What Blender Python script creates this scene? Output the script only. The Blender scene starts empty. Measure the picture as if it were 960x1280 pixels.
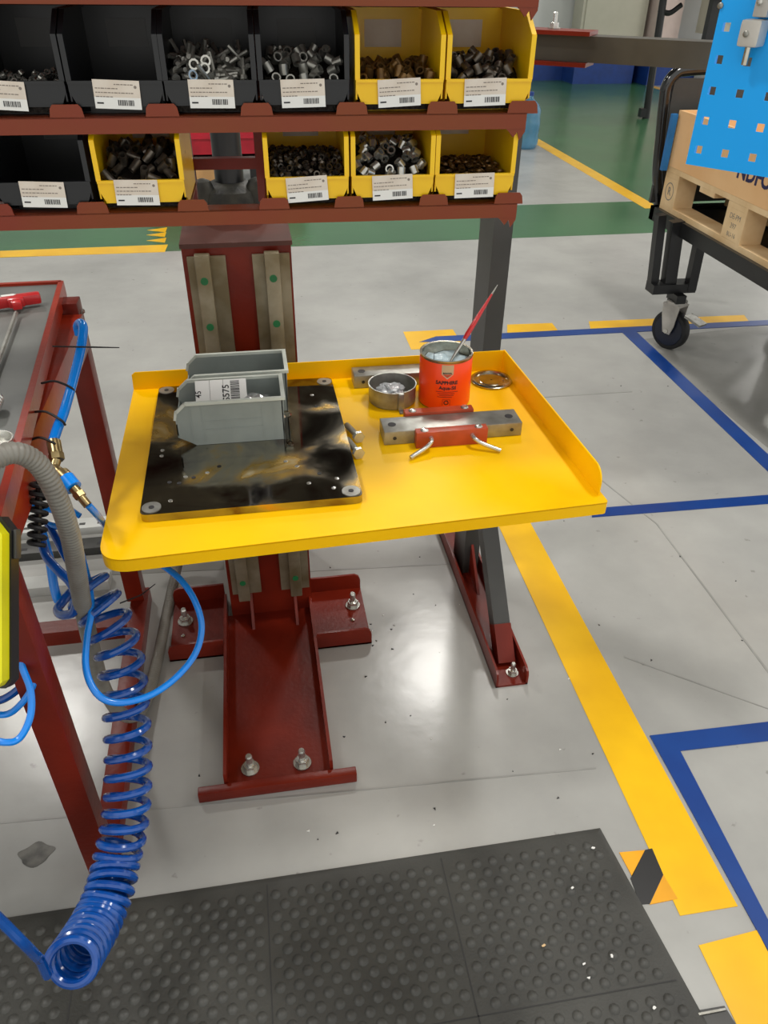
import bpy, bmesh, math, random
from mathutils import Vector, Matrix, noise
random.seed(7)
SC = bpy.context.scene
COL = SC.collection
PI = math.pi

# ------------------------------------------------------------------ camera
F, PITCH, ROLL, YAW, H = 960.0, 0.61955, 0.01284, 0.17098, 1.6
FW = Vector((math.sin(YAW)*math.cos(PITCH), math.cos(YAW)*math.cos(PITCH), -math.sin(PITCH)))
_r = Vector((math.cos(YAW), -math.sin(YAW), 0)); _u = _r.cross(FW)
RT = _r*math.cos(ROLL)+_u*math.sin(ROLL); UP = -_r*math.sin(ROLL)+_u*math.cos(ROLL)
CAM = Vector((0, 0, H))
cd = bpy.data.cameras.new('camera'); cam = bpy.data.objects.new('camera', cd); COL.objects.link(cam)
cd.sensor_fit = 'HORIZONTAL'; cd.sensor_width = 36; cd.lens = 36*F/960; cd.clip_start = 0.02; cd.clip_end = 200
m3 = Matrix((RT, UP, -FW)).transposed()
cam.matrix_world = Matrix.Translation(CAM) @ m3.to_4x4()
SC.camera = cam

# ------------------------------------------------------------------ world, light, exposure
SC.view_settings.view_transform = 'Standard'; SC.view_settings.look = 'None'
SC.view_settings.exposure = 0.42; SC.view_settings.gamma = 1
w = bpy.data.worlds.new('hall_ambient'); SC.world = w; w.use_nodes = True
bg = w.node_tree.nodes['Background']; bg.inputs[0].default_value = (1.0, 0.985, 0.94, 1); bg.inputs[1].default_value = 0.76
LAMP_W = 62
LAMPS = [(1.6, 5.9, 5), (-2.5, 5.9, 5), (1.8, 1.6, 5), (-2.3, 1.2, 5), (5.6, 2.0, 5), (8.2, 6.2, 5),
         (1.7, 10.5, 5), (9.0, 10.8, 5), (-5.0, 10.2, 5)]

def ray(x, y): return FW + RT*((x-480)/F) - UP*((y-640)/F)
def pz(x, y, z=0.0):
    d = ray(x, y); return CAM + d*((z-H)/d.z)
def py(x, y, Y):
    d = ray(x, y); return CAM + d*(Y/d.y)
def pxp(x, y, X):
    d = ray(x, y); return CAM + d*(X/d.x)
def pd(x, y, dep): return CAM + ray(x, y)*dep

# ------------------------------------------------------------------ materials
def lin(c):
    return tuple(((v/255)/12.92 if v/255 <= .04045 else ((v/255+.055)/1.055)**2.4) for v in c)
MATS = {}
def mat(name, rgb, rough=.5, metal=0., rgb2=None, scale=8., amt=.5, bump=0., bscale=60., coat=0., trans=0., alpha=1., spec=.5, detail=4., emit=0.):
    if name in MATS: return MATS[name]
    m = bpy.data.materials.new(name); m.use_nodes = True
    nt = m.node_tree; b = nt.nodes['Principled BSDF']
    b.inputs['Roughness'].default_value = rough; b.inputs['Metallic'].default_value = metal
    b.inputs['Coat Weight'].default_value = coat; b.inputs['Coat Roughness'].default_value = .12
    b.inputs['Specular IOR Level'].default_value = spec
    b.inputs['Transmission Weight'].default_value = trans; b.inputs['Alpha'].default_value = alpha
    c1 = lin(rgb)+(1,); c2 = lin(rgb2 if rgb2 else tuple(v*.88 for v in rgb))+(1,)
    tc = nt.nodes.new('ShaderNodeTexCoord')
    n = nt.nodes.new('ShaderNodeTexNoise'); n.inputs['Scale'].default_value = scale; n.inputs['Detail'].default_value = detail
    nt.links.new(tc.outputs['Object'], n.inputs['Vector'])
    r = nt.nodes.new('ShaderNodeValToRGB')
    r.color_ramp.elements[0].position = .5-.25*amt-.02; r.color_ramp.elements[0].color = c2
    r.color_ramp.elements[1].position = .5+.25*(1-amt)+.05; r.color_ramp.elements[1].color = c1
    nt.links.new(n.outputs['Fac'], r.inputs['Fac']); nt.links.new(r.outputs['Color'], b.inputs['Base Color'])
    if emit:
        b.inputs['Emission Color'].default_value = c1; b.inputs['Emission Strength'].default_value = emit
    if bump:
        n2 = nt.nodes.new('ShaderNodeTexNoise'); n2.inputs['Scale'].default_value = bscale; n2.inputs['Detail'].default_value = 3
        nt.links.new(tc.outputs['Object'], n2.inputs['Vector'])
        bp = nt.nodes.new('ShaderNodeBump'); bp.inputs['Strength'].default_value = bump; bp.inputs['Distance'].default_value = .002
        nt.links.new(n2.outputs['Fac'], bp.inputs['Height']); nt.links.new(bp.outputs['Normal'], b.inputs['Normal'])
    MATS[name] = m
    return m

M_RED = mat('red_oxide_paint', (122, 33, 15), .34, rgb2=(98, 24, 11), spec=.3, scale=6, bump=.25, bscale=90)
M_RACK = mat('red_brown_rack_paint', (126, 38, 32), .3, rgb2=(124, 58, 24), spec=.3, scale=3.2, amt=.1, bump=.2)
M_BENCH = mat('bench_red_paint', (160, 46, 22), .3, rgb2=(122, 32, 15), spec=.35, scale=4, bump=.2)
M_YEL = mat('yellow_enamel', (255, 200, 0), .4, rgb2=(248, 190, 0), scale=5, spec=.2, bump=.08, bscale=40)
M_YBIN = mat('yellow_plastic', (250, 206, 6), .36, rgb2=(240, 190, 4), scale=10)
M_BBIN = mat('black_plastic', (19, 21, 24), .36, rgb2=(15, 17, 20), scale=10)
M_GBIN = mat('grey_plastic', (142, 150, 146), .42, rgb2=(130, 138, 134), scale=14, bump=.1)
M_STEEL = mat('dull_steel', (168, 168, 162), .34, .7, rgb2=(136, 134, 126), scale=30, bump=.15)
M_CHROME = mat('bright_zinc', (212, 212, 206), .22, .75, rgb2=(184, 182, 174), scale=40)
M_DSTEEL = mat('dark_oiled_steel', (124, 116, 106), .34, .7, rgb2=(70, 64, 56), scale=60)
M_BRONZE = mat('dark_bronze', (132, 100, 56), .35, .6, rgb2=(84, 62, 34), scale=50)
M_RAIL = mat('linear_rail_steel', (150, 142, 122), .45, .5, rgb2=(116, 104, 78), scale=12, bump=.15)
M_GREEND = mat('green_cap', (20, 110, 60), .5)
M_PAPER = mat('paper', (226, 218, 206), .7, rgb2=(206, 192, 176), scale=18)
M_PAPER2 = mat('white_paper', (236, 236, 232), .6, rgb2=(226, 226, 222))
M_INK = mat('ink', (40, 38, 40), .6)
M_INKL = mat('grey_ink', (142, 132, 122), .7)
M_DPOST = mat('dark_grey_paint', (66, 66, 64), .42, rgb2=(52, 52, 50), scale=5)
M_BLACK = mat('black_paint', (26, 27, 28), .35, rgb2=(18, 18, 20), scale=8)
M_RUB = mat('black_rubber', (22, 22, 23), .6)
M_PEG = mat('blue_powder_coat', (0, 168, 252), .45, rgb2=(0, 162, 246), scale=3)
M_HOSE = mat('blue_hose', (0, 138, 240), .22, rgb2=(0, 126, 228), coat=.4)
M_COIL = mat('blue_coil_hose', (6, 82, 168), .2, rgb2=(3, 66, 146), scale=16, coat=.5)
M_GHOSE = mat('grey_conduit', (132, 130, 122), .42, rgb2=(118, 114, 106), scale=20)
M_BRASS = mat('brass', (176, 156, 112), .3, .9, rgb2=(140, 122, 84), scale=40)
M_ORANGE = mat('orange_red_label', (255, 78, 18), .32, rgb2=(252, 70, 14), scale=4)
M_CREAM = mat('cream_print', (226, 196, 158), .4)
M_TIN = mat('tin_plate', (196, 190, 176), .22, 1., rgb2=(160, 152, 136), scale=30)
M_GREASE = mat('pale_grease', (196, 216, 222), .25, rgb2=(172, 194, 202), scale=40, bump=1., bscale=70, coat=.5)
M_REDH = mat('red_handle', (206, 30, 34), .28, coat=.4)
M_REDOX = mat('orange_red_clamp', (188, 74, 44), .4, rgb2=(160, 62, 32), scale=20)
M_SLAB = mat('bench_rubber_top', (112, 114, 110), .45, rgb2=(84, 86, 84), scale=5, amt=.6)
M_MAT = mat('mat_rubber', (68, 68, 64), .5, rgb2=(54, 54, 51), scale=7, amt=.6, bump=.3, bscale=200, detail=8)
M_WOOD = mat('pine_wood', (232, 204, 160), .6, rgb2=(206, 172, 124), scale=6, bump=.4, bscale=40, detail=8)
M_PLY = mat('plywood_box', (232, 190, 138), .55, rgb2=(222, 174, 120), scale=3, detail=8)
M_NAVY = mat('navy_print', (28, 26, 78), .5)
M_ALU = mat('aluminium', (200, 196, 188), .4, .3, rgb2=(160, 156, 150))
M_LGREY = mat('light_grey_paint', (204, 206, 202), .5)
M_CAB = mat('cabinet_cream', (190, 188, 172), .5, rgb2=(186, 184, 168))
M_WALL = mat('wall_paint', (206, 208, 206), .7, rgb2=(198, 200, 198), scale=2)
M_PINK = mat('pink_pillar', (214, 196, 190), .7, rgb2=(206, 188, 182))
M_WBLUE = mat('blue_skirting', (24, 62, 138), .4)
M_JUG = mat('jug_plastic', (110, 172, 206), .12, rgb2=(96, 158, 194), trans=.6)
M_CLEAR = mat('clear_film', (240, 242, 244), .14, trans=.6, alpha=.6, coat=.6)
M_YTAPE = mat('yellow_floor_paint', (250, 196, 8), .3, rgb2=(236, 180, 6), scale=5, coat=.3)
M_BTAPE = mat('blue_floor_tape', (16, 66, 142), .32, rgb2=(12, 56, 128), scale=5, coat=.2)
M_HYEL = mat('hazard_yellow', (246, 172, 8), .35)
M_HBLK = mat('hazard_black', (34, 34, 35), .35)
M_CRIM = mat('crimson_plastic', (186, 20, 46), .4)
M_CARD = mat('cardboard', (196, 150, 96), .7)
M_STAIN = mat('oil_stain', (108, 106, 100), .35, rgb2=(36, 36, 34), scale=26, amt=.7)
M_YTOOL = mat('safety_yellow_plastic', (232, 226, 0), .35)

def floor_mat(name, c1, c2, rough):
    m = bpy.data.materials.new(name); m.use_nodes = True; nt = m.node_tree; b = nt.nodes['Principled BSDF']
    tc = nt.nodes.new('ShaderNodeTexCoord')
    n = nt.nodes.new('ShaderNodeTexNoise'); n.inputs['Scale'].default_value = 1.4; n.inputs['Detail'].default_value = 9; n.inputs['Roughness'].default_value = .6
    nt.links.new(tc.outputs['Object'], n.inputs['Vector'])
    r = nt.nodes.new('ShaderNodeValToRGB'); r.color_ramp.elements[0].position = .32; r.color_ramp.elements[1].position = .62
    r.color_ramp.elements[0].color = lin(c2)+(1,); r.color_ramp.elements[1].color = lin(c1)+(1,)
    nt.links.new(n.outputs['Fac'], r.inputs['Fac'])
    sp = nt.nodes.new('ShaderNodeTexNoise'); sp.inputs['Scale'].default_value = 26; sp.inputs['Detail'].default_value = 5
    nt.links.new(tc.outputs['Object'], sp.inputs['Vector'])
    r2 = nt.nodes.new('ShaderNodeValToRGB'); r2.color_ramp.elements[0].position = .26; r2.color_ramp.elements[1].position = .31
    r2.color_ramp.elements[0].color = (.6, .59, .57, 1); r2.color_ramp.elements[1].color = (1, 1, 1, 1)
    nt.links.new(sp.outputs['Fac'], r2.inputs['Fac'])
    mx = nt.nodes.new('ShaderNodeMix'); mx.data_type = 'RGBA'; mx.blend_type = 'MULTIPLY'; mx.inputs[0].default_value = .7
    nt.links.new(r.outputs['Color'], mx.inputs[6]); nt.links.new(r2.outputs['Color'], mx.inputs[7])
    nt.links.new(mx.outputs[2], b.inputs['Base Color'])
    rr = nt.nodes.new('ShaderNodeMapRange'); rr.inputs[3].default_value = rough-.06; rr.inputs[4].default_value = rough+.1
    nt.links.new(n.outputs['Fac'], rr.inputs[0]); nt.links.new(rr.outputs[0], b.inputs['Roughness'])
    n3 = nt.nodes.new('ShaderNodeTexNoise'); n3.inputs['Scale'].default_value = 14; n3.inputs['Detail'].default_value = 4
    nt.links.new(tc.outputs['Object'], n3.inputs['Vector'])
    bp = nt.nodes.new('ShaderNodeBump'); bp.inputs['Strength'].default_value = .12; bp.inputs['Distance'].default_value = .004
    nt.links.new(n3.outputs['Fac'], bp.inputs['Height']); nt.links.new(bp.outputs['Normal'], b.inputs['Normal'])
    b.inputs['Specular IOR Level'].default_value = .55
    return m
M_FLOOR = floor_mat('grey_epoxy_floor', (176, 176, 172), (156, 156, 153), .21)
M_FPATCH = floor_mat('darker_grey_floor', (150, 149, 144), (134, 133, 128), .2)
M_JOINT = mat('joint_filler', (160, 160, 156), .35)
M_GREEN = floor_mat('green_epoxy_floor', (64, 112, 74), (52, 98, 64), .2)

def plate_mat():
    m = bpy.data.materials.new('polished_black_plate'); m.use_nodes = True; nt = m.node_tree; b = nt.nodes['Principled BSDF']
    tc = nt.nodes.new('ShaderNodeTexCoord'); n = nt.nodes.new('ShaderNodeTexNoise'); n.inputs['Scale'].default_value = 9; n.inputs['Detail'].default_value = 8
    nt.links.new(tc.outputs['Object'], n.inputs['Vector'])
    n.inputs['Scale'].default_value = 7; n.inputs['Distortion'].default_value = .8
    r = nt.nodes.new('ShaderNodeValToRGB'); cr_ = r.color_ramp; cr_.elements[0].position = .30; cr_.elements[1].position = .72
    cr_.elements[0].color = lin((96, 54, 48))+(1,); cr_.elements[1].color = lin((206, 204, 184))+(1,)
    for p_, c_ in ((.42, (150, 146, 140)), (.52, (176, 168, 150)), (.60, (206, 166, 84))):  # brown, gold and grey mottle: reflections painted into the colour like an oily film
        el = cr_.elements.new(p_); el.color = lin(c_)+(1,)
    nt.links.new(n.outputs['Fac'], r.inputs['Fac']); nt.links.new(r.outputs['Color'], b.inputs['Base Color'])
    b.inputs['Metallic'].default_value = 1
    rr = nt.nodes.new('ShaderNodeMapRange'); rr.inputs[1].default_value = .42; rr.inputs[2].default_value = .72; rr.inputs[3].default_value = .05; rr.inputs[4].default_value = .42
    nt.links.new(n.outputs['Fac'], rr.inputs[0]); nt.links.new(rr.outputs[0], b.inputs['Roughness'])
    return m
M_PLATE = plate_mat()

# ------------------------------------------------------------------ mesh builder
class MB:
    def __init__(s): s.bm = bmesh.new()
    def _add(s, vs, fs, M=None):
        bv = [s.bm.verts.new((M @ Vector(v)) if M else Vector(v)) for v in vs]
        for f in fs:
            try: s.bm.faces.new([bv[i] for i in f])
            except ValueError: pass
        return s
    def box(s, x0, x1, y0, y1, z0, z1, M=None, bev=0.):
        vs = [(x, y, z) for x in (x0, x1) for y in (y0, y1) for z in (z0, z1)]
        fs = [(0, 1, 3, 2), (4, 6, 7, 5), (0, 4, 5, 1), (2, 3, 7, 6), (0, 2, 6, 4), (1, 5, 7, 3)]
        if not bev: return s._add(vs, fs, M)
        t = bmesh.new(); bv = [t.verts.new(v) for v in vs]
        for f in fs: t.faces.new([bv[i] for i in f])
        bmesh.ops.bevel(t, geom=t.edges[:], offset=bev, segments=2, affect='EDGES', profile=.6)
        t.verts.index_update(); s._add([v.co.copy() for v in t.verts], [[v.index for v in f.verts] for f in t.faces], M); t.free()
        return s
    def prism(s, pts, a, b, axis='z', M=None):      # pts 2-D polygon extruded along the axis
        def P(p, t): return {'z': (p[0], p[1], t), 'x': (t, p[0], p[1]), 'y': (p[0], t, p[1])}[axis]
        n = len(pts)
        return s._add([P(p, a) for p in pts]+[P(p, b) for p in pts],
                      [list(range(n))[::-1], list(range(n, 2*n))]+[(i, (i+1) % n, n+(i+1) % n, n+i) for i in range(n)], M)
    def lathe(s, prof, n=24, M=None, cap=True):
        vs = []; fs = []
        for (r, z) in prof:
            for k in range(n): vs.append((r*math.cos(2*PI*k/n), r*math.sin(2*PI*k/n), z))
        for j in range(len(prof)-1):
            for k in range(n): fs.append((j*n+k, j*n+(k+1) % n, (j+1)*n+(k+1) % n, (j+1)*n+k))
        if cap:
            fs.append(list(range(n))[::-1]); fs.append([(len(prof)-1)*n+k for k in range(n)])
        return s._add(vs, fs, M)
    def cyl(s, p0, p1, r, r2=None, n=12):
        p0 = Vector(p0); p1 = Vector(p1); d = p1-p0
        M = Matrix.Translation(p0) @ d.to_track_quat('Z', 'Y').to_matrix().to_4x4()
        return s.lathe([(r, 0), (r if r2 is None else r2, d.length)], n, M)
    def tube(s, pts, r, n=10, cap=True):
        pts = [Vector(p) for p in pts]; m = len(pts)
        t0 = (pts[1]-pts[0]).normalized(); up = Vector((0, 0, 1)) if abs(t0.z) < .9 else Vector((1, 0, 0))
        nrm = (up - t0*up.dot(t0)).normalized(); vs = []; fs = []
        for i, p in enumerate(pts):
            t = (pts[min(i+1, m-1)]-pts[max(i-1, 0)]).normalized()
            nrm = (nrm - t*nrm.dot(t)).normalized(); bn = t.cross(nrm)
            rr = r[i] if isinstance(r, (list, tuple)) else r
            for k in range(n): vs.append(p + (nrm*math.cos(2*PI*k/n)+bn*math.sin(2*PI*k/n))*rr)
        for j in range(m-1):
            for k in range(n): fs.append((j*n+k, j*n+(k+1) % n, (j+1)*n+(k+1) % n, (j+1)*n+k))
        if cap: fs.append(list(range(n))[::-1]); fs.append([(m-1)*n+k for k in range(n)])
        return s._add(vs, fs)
    def poly(s, pts): return s._add(pts, [list(range(len(pts)))])
    def bar(s, p0, p1, wx, wy, side=None):          # rectangular bar between two points
        p0 = Vector(p0); p1 = Vector(p1); z = (p1-p0).normalized(); x = Vector(side) if side else Vector((1, 0, 0))
        x = (x - z*x.dot(z)).normalized(); y = z.cross(x)
        M = Matrix((x, y, z)).transposed().to_4x4(); M.translation = p0
        return s.box(-wx/2, wx/2, -wy/2, wy/2, 0, (p1-p0).length, M)
    def build(s, name, material, parent=None, ang=35, label=None, kind=None, raw=False):
        bmesh.ops.recalc_face_normals(s.bm, faces=s.bm.faces[:])
        for f in s.bm.faces: f.smooth = True
        for e in s.bm.edges:
            if len(e.link_faces) == 2 and e.calc_face_angle(0) > math.radians(ang): e.smooth = False
        me = bpy.data.meshes.new(name)
        if parent is not None and not raw:
            T = world_of(parent).inverted()
            s.bm.transform(T)
        s.bm.to_mesh(me); s.bm.free()
        me.materials.append(material)
        o = bpy.data.objects.new(name, me); COL.objects.link(o)
        if parent is not None: o.parent = parent
        if label: o['label'] = label
        if kind: o['kind'] = kind
        return o
def world_of(o):
    M = Matrix.Identity(4)
    while o is not None: M = o.matrix_basis @ M; o = o.parent
    return M
def thing(name, label, cat, loc=(0, 0, 0), rz=0., group=None, M=None):
    o = bpy.data.objects.new(name, None); COL.objects.link(o); o.empty_display_size = .05
    if M is not None: o.matrix_basis = M
    else: o.location = loc; o.rotation_euler = (0, 0, rz)
    if M is None: o.matrix_basis = Matrix.Translation(Vector(loc)) @ Matrix.Rotation(rz, 4, 'Z')
    o['label'] = label; o['category'] = cat
    if group: o['group'] = group
    return o
def tag(o, label, cat, group=None, kind=None):
    o['label'] = label; o['category'] = cat
    if group: o['group'] = group
    if kind: o['kind'] = kind
    return o
def catmull(pts, k=8):
    pts = [Vector(p) for p in pts]; P = [pts[0]*2-pts[1]]+pts+[pts[-1]*2-pts[-2]]; out = []
    for i in range(1, len(P)-2):
        a, b, c, d = P[i-1:i+3]
        for j in range(k):
            t = j/k; out.append(.5*((2*b)+(c-a)*t+(2*a-5*b+4*c-d)*t*t+(3*b-a-3*c+d)*t**3))
    out.append(pts[-1]); return out
def text_bm(txt, size, bold=0.):
    cu = bpy.data.curves.new('t', 'FONT'); cu.body = txt; cu.size = size; cu.align_x = 'CENTER'; cu.align_y = 'CENTER'
    cu.extrude = .0002; cu.offset = bold; cu.resolution_u = 3
    o = bpy.data.objects.new('t', cu); COL.objects.link(o); bpy.context.view_layer.update()
    me = bpy.data.meshes.new_from_object(o.evaluated_get(bpy.context.evaluated_depsgraph_get()))
    b = MB(); b.bm.from_mesh(me); bpy.data.objects.remove(o); bpy.data.curves.remove(cu); bpy.data.meshes.remove(me)
    return b
def hexb(s, c, r, h, M=None, z0=0):
    return s.prism([(c[0]+r*math.cos(k*PI/3), c[1]+r*math.sin(k*PI/3)) for k in range(6)], z0, z0+h, 'z', M)

# ------------------------------------------------------------------ setting: floor and its markings
fl = MB().box(-7, 11, -2.5, 16, -.08, 0).build('floor', M_FLOOR, kind='structure')
def paint(name, pts, m, z=.0012, label=None):
    P = [Vector(p) for p in pts]
    b = MB(); n = len(P)
    b._add([(p.x, p.y, -.001) for p in P]+[(p.x, p.y, z) for p in P],
           [list(range(n)), list(range(n, 2*n))]+[(i, (i+1) % n, n+(i+1) % n, n+i) for i in range(n)])
    return b.build(name, m, fl, label=label)
def Q(*px): return [pz(*q) for q in px]
paint('painted_zone', [Vector(p) for p in ((-7, 5.43, 0), (11, 5.43, 0), (11, 14.6, 0), (3.24, 14.6, 0), (3.24, 6.33, 0), (-7, 6.33, 0))], M_GREEN, .0006, 'glossy green painted walkway zone')
g2 = Q((762, 102), (770, 102))
paint('painted_zone', [Vector(p) for p in ((6.75, 5.0, 0), (11, 5.0, 0), (11, 14.4, 0), (6.75, 14.4, 0))], M_FLOOR, .0010, 'grey painted floor zone beyond the far orange line')
paint('floor_line', [Vector(p) for p in ((6.68, 9.6, 0), (6.80, 9.6, 0), (6.80, 14.3, 0), (6.68, 14.3, 0))], M_YTAPE, .0020, 'thin yellow line near the far wall')
paint('floor_line', [Vector(p) for p in ((3.18, 6.1, 0), (3.31, 6.1, 0), (3.31, 9.9, 0), (3.18, 9.9, 0))], M_YTAPE, .0022, 'yellow line along the green walkway')
paint('floor_line', Q((0, 322), (206, 315), (210, 306), (0, 314)), M_YTAPE, .0022, 'yellow line under the rack at far left')
for k, (x, y) in enumerate(((197, 300), (197, 293), (198, 287))):
    paint('floor_mark', Q((x-14, y+1), (x+9, y+3.5), (x+11, y-2.5)), M_YTAPE, .0022, 'worn yellow stripe on green paint')
paint('floor_line', Q((622, 655), (850, 1145), (922, 1133), (662, 652)), M_YTAPE, .0016, 'wide yellow line running past the table')
paint('floor_line', Q((622, 655), (662, 652), (655, 640), (612, 645)), M_YTAPE, .0016)
paint('floor_line', Q((873, 1182), (946, 1163), (1010, 1290), (925, 1290)), M_YTAPE, .0016, 'wide yellow line in the lower right corner')
paint('floor_line', Q((504, 415), (566, 412), (580, 434), (514, 437)), M_YTAPE, .0016, 'yellow patch behind the orange tin')
paint('floor_line', Q((634, 406), (690, 404), (697, 413), (634, 418)), M_YTAPE, .0016, 'short yellow dash right of the post')
paint('floor_line', Q((736, 402), (930, 394), (936, 402), (738, 411)), M_YTAPE, .0016, 'yellow dash behind the caster')
paint('floor_line', Q((524, 428), (545, 421), (1010, 398), (1010, 404), (545, 428)), M_BTAPE, .0026, 'long blue line across the floor behind the table')
paint('floor_line', Q((776, 414), (792, 412), (1000, 606), (1000, 628)), M_BTAPE, .0030, 'diagonal blue line right of the table')
paint('floor_line', Q((740, 636), (1000, 616), (1000, 627), (740, 647)), M_BTAPE, .0024, 'blue line at the table corner')
paint('floor_line', Q((812, 920), (1000, 898), (1000, 922), (850, 939)), M_BTAPE, .0024, 'blue line above the lower right corner')
paint('floor_line', Q((812, 920), (850, 939), (1000, 1228), (1000, 1262)), M_BTAPE, .0028, 'blue line down the lower right corner')
paint('hazard_tape', Q((774, 1066), (806, 1063), (790, 1096)), M_HYEL, .0020, 'orange yellow triangle of hazard tape')
paint('hazard_tape', Q((806, 1063), (815, 1061), (829, 1094), (812, 1130), (800, 1131), (788, 1098)), M_HBLK, .0020, 'black hazard stripe')
paint('hazard_tape', Q((829, 1094), (847, 1124), (812, 1131)), M_HYEL, .0020, 'orange yellow hazard triangle beside the black stripe')
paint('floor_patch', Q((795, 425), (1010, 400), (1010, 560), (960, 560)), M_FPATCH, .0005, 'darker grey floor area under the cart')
for q in (((0, 1028), (745, 959), (745, 961), (0, 1030)), ((820, 655), (822, 655), (1000, 890), (998, 892)),
          ((320, 716), (580, 703), (580, 704.5), (320, 718)), ((700, 560), (702, 560), (822, 655), (820, 655)),
          ((780, 820), (1000, 900), (1000, 901), (780, 822)), ((620, 500), (790, 489), (790, 490), (620, 501))):
    paint('floor_joint_or_strip', Q(*q), M_JOINT, .0009)
P0 = pz(45, 1068); paint('stain', [(P0.x+(.036+.004*math.sin(3*k*PI/16)+.003*math.sin(5*k*PI/16))*math.cos(k*PI/16), P0.y+(.027+.004*math.cos(4*k*PI/16))*math.sin(k*PI/16), 0) for k in range(32)], M_STAIN, .0011, 'dark oily stain left of the coiled hose')
for i in range(46):
    x, y = random.choice([(random.uniform(400, 760), random.uniform(690, 1040)), (random.uniform(640, 960), random.uniform(450, 900)), (random.uniform(190, 600), random.uniform(700, 1060))])
    p = pz(x, y); a = random.random()*6; l = random.uniform(.002, .006)
    paint('speck', [(p.x+l*math.cos(a), p.y+l*math.sin(a), 0), (p.x+l*.5*math.cos(a+2), p.y+l*.5*math.sin(a+2), 0), (p.x+l*.6*math.cos(a+4), p.y+l*.6*math.sin(a+4), 0)], M_INK if random.random() < .6 else M_PAPER2, .002)

# floor trough grate in the corner
gr = thing('floor_plate', 'dark slotted metal floor plate in the lower right corner by the mat', 'floor plate', pz(885, 1272))
a, b_, c_, d_ = Q((858, 1266), (905, 1258), (925, 1290), (870, 1296))
MB()._add([(p.x, p.y, z) for z in (-.002, .003) for p in (a, b_, c_, d_)], [(0, 1, 2, 3), (4, 5, 6, 7), (0, 1, 5, 4), (1, 2, 6, 5), (2, 3, 7, 6), (3, 0, 4, 7)]).build('plate', M_DPOST, gr)
a, b_ = Q((860, 1272), (906, 1263))
MB().bar((a.x, a.y, .005), (b_.x, b_.y, .005), .004, .004, (0, 0, 1)).build('rim', M_STEEL, gr)

# ------------------------------------------------------------------ far wall
MB().box(-7, 11, 14.5, 14.7, 0, 6.3).build('wall_back', M_WALL, kind='structure')
MB().box(-7, 11, 14.42, 14.5, .0, .30).build('baseboard_back', M_WBLUE, kind='structure')
MB().box(-7.2, -7, -2.5, 14.7, 0, 6.3).build('wall_left', M_WALL, kind='structure')
pl = thing('pillar', 'pink white pillar standing by the far wall beyond the beam', 'pillar', (6.92, 13.9, 0))
MB().box(6.75, 7.12, 13.7, 14.4, .3, 3.2).build('shaft', M_PINK, pl)
MB().box(6.68, 7.6, 13.62, 14.42, 0, .32).build('plinth', M_WBLUE, pl)
MB().box(-7.2, 11, 0.2, 14.7, 6.3, 6.4).build('ceiling', mat('dark_ceiling', (110, 100, 84), .8, rgb2=(52, 46, 38), scale=.7), kind='structure')
# tall cabinet
cb = thing('electrical_cabinet', 'tall cream cabinet against the far wall beyond the beam', 'cabinet', (6.0, 14, 0))
MB().box(5.55, 6.66, 14.0, 14.4, .34, 2.6, bev=.01).build('body', M_CAB, cb)
MB().box(5.6, 6.6, 13.975, 14.0, .66, 2.55, bev=.004).build('door', M_CAB, cb)
MB().box(5.5, 6.5, 13.86, 14.0, .36, .62, bev=.01).build('kick_box', M_LGREY, cb)
MB().box(5.5, 6.55, 13.9, 14.4, .0, .34).build('plinth', M_WBLUE, cb, label='dark blue plinth')
wb = thing('wall_box', 'pale wall cabinet with dangling wires behind the black tube stand', 'cabinet', (7.75, 13.3, .9))
MB().box(7.35, 8.4, 13.2, 13.6, .75, 2.2, bev=.01).build('body', M_CAB, wb)
MB().tube(catmull([(7.7, 13.17, 1.5), (7.62, 13.16, 1.1), (7.75, 13.16, .92), (7.9, 13.16, .98)]), .01, 6).build('wire', M_GHOSE, wb)
MB().tube(catmull([(8.1, 13.17, 1.5), (7.9, 13.16, 1.2), (7.82, 13.16, .95)]), .01, 6).build('wire', M_GHOSE, wb)
MB().box(7.5, 7.7, 13.2, 13.6, .0, .75).build('leg', M_LGREY, wb); MB().box(8.1, 8.3, 13.2, 13.6, .0, .75).build('leg', M_LGREY, wb)

# water jug
jp = pz(660, 187); jug = thing('water_jug', 'blue translucent water jug on the floor behind the rack', 'jug', (jp.x, jp.y+.1, 0))
MB().lathe([(.10, 0), (.125, .02), (.13, .1), (.122, .14), (.13, .18), (.13, .27), (.122, .31), (.128, .36), (.10, .42), (.04, .47), (.03, .5)], 24, Matrix.Translation((jp.x, jp.y+.1, .001))).build('bottle', M_JUG, jug)
MB().lathe([(.034, .5), (.034, .53), (.03, .535)], 16, Matrix.Translation((jp.x, jp.y+.1, .001))).build('cap', M_WBLUE, jug)

# black tube stand with caster behind the cart
sb = pz(807, 148); st = thing('tube_stand', 'black tube leg of a distant stand with a small foot behind the cart', 'stand', (sb.x, sb.y, 0))
tp = py(830, -6, sb.y)
MB().tube([(sb.x, sb.y, .0), (sb.x+(tp.x-sb.x)*.5, sb.y, tp.z*.5), (tp.x, sb.y, tp.z)], .045, 10).build('leg', M_BLACK, st)
MB().cyl((sb.x+.1, sb.y-.02, .7), (sb.x+.12, sb.y-.02, .85), .07).build('clamp', M_BLACK, st)
e1 = pz(822, 158)
MB().box(sb.x+.02, e1.x+.12, sb.y-.03, sb.y+.03, .12, .2).box(e1.x+.02, e1.x+.1, sb.y-.04, sb.y+.04, .02, .12).build('foot', M_BLACK, st)
c0 = py(824, 12, sb.y); c1 = py(852, 6, sb.y)
MB().tube(catmull([c0, (c0+c1)/2-Vector((0, 0, .06)), c1]), .03, 8).build('cable', M_RUB, st)
c2 = py(886, -5, sb.y); c3 = py(884, 52, sb.y)
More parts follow.
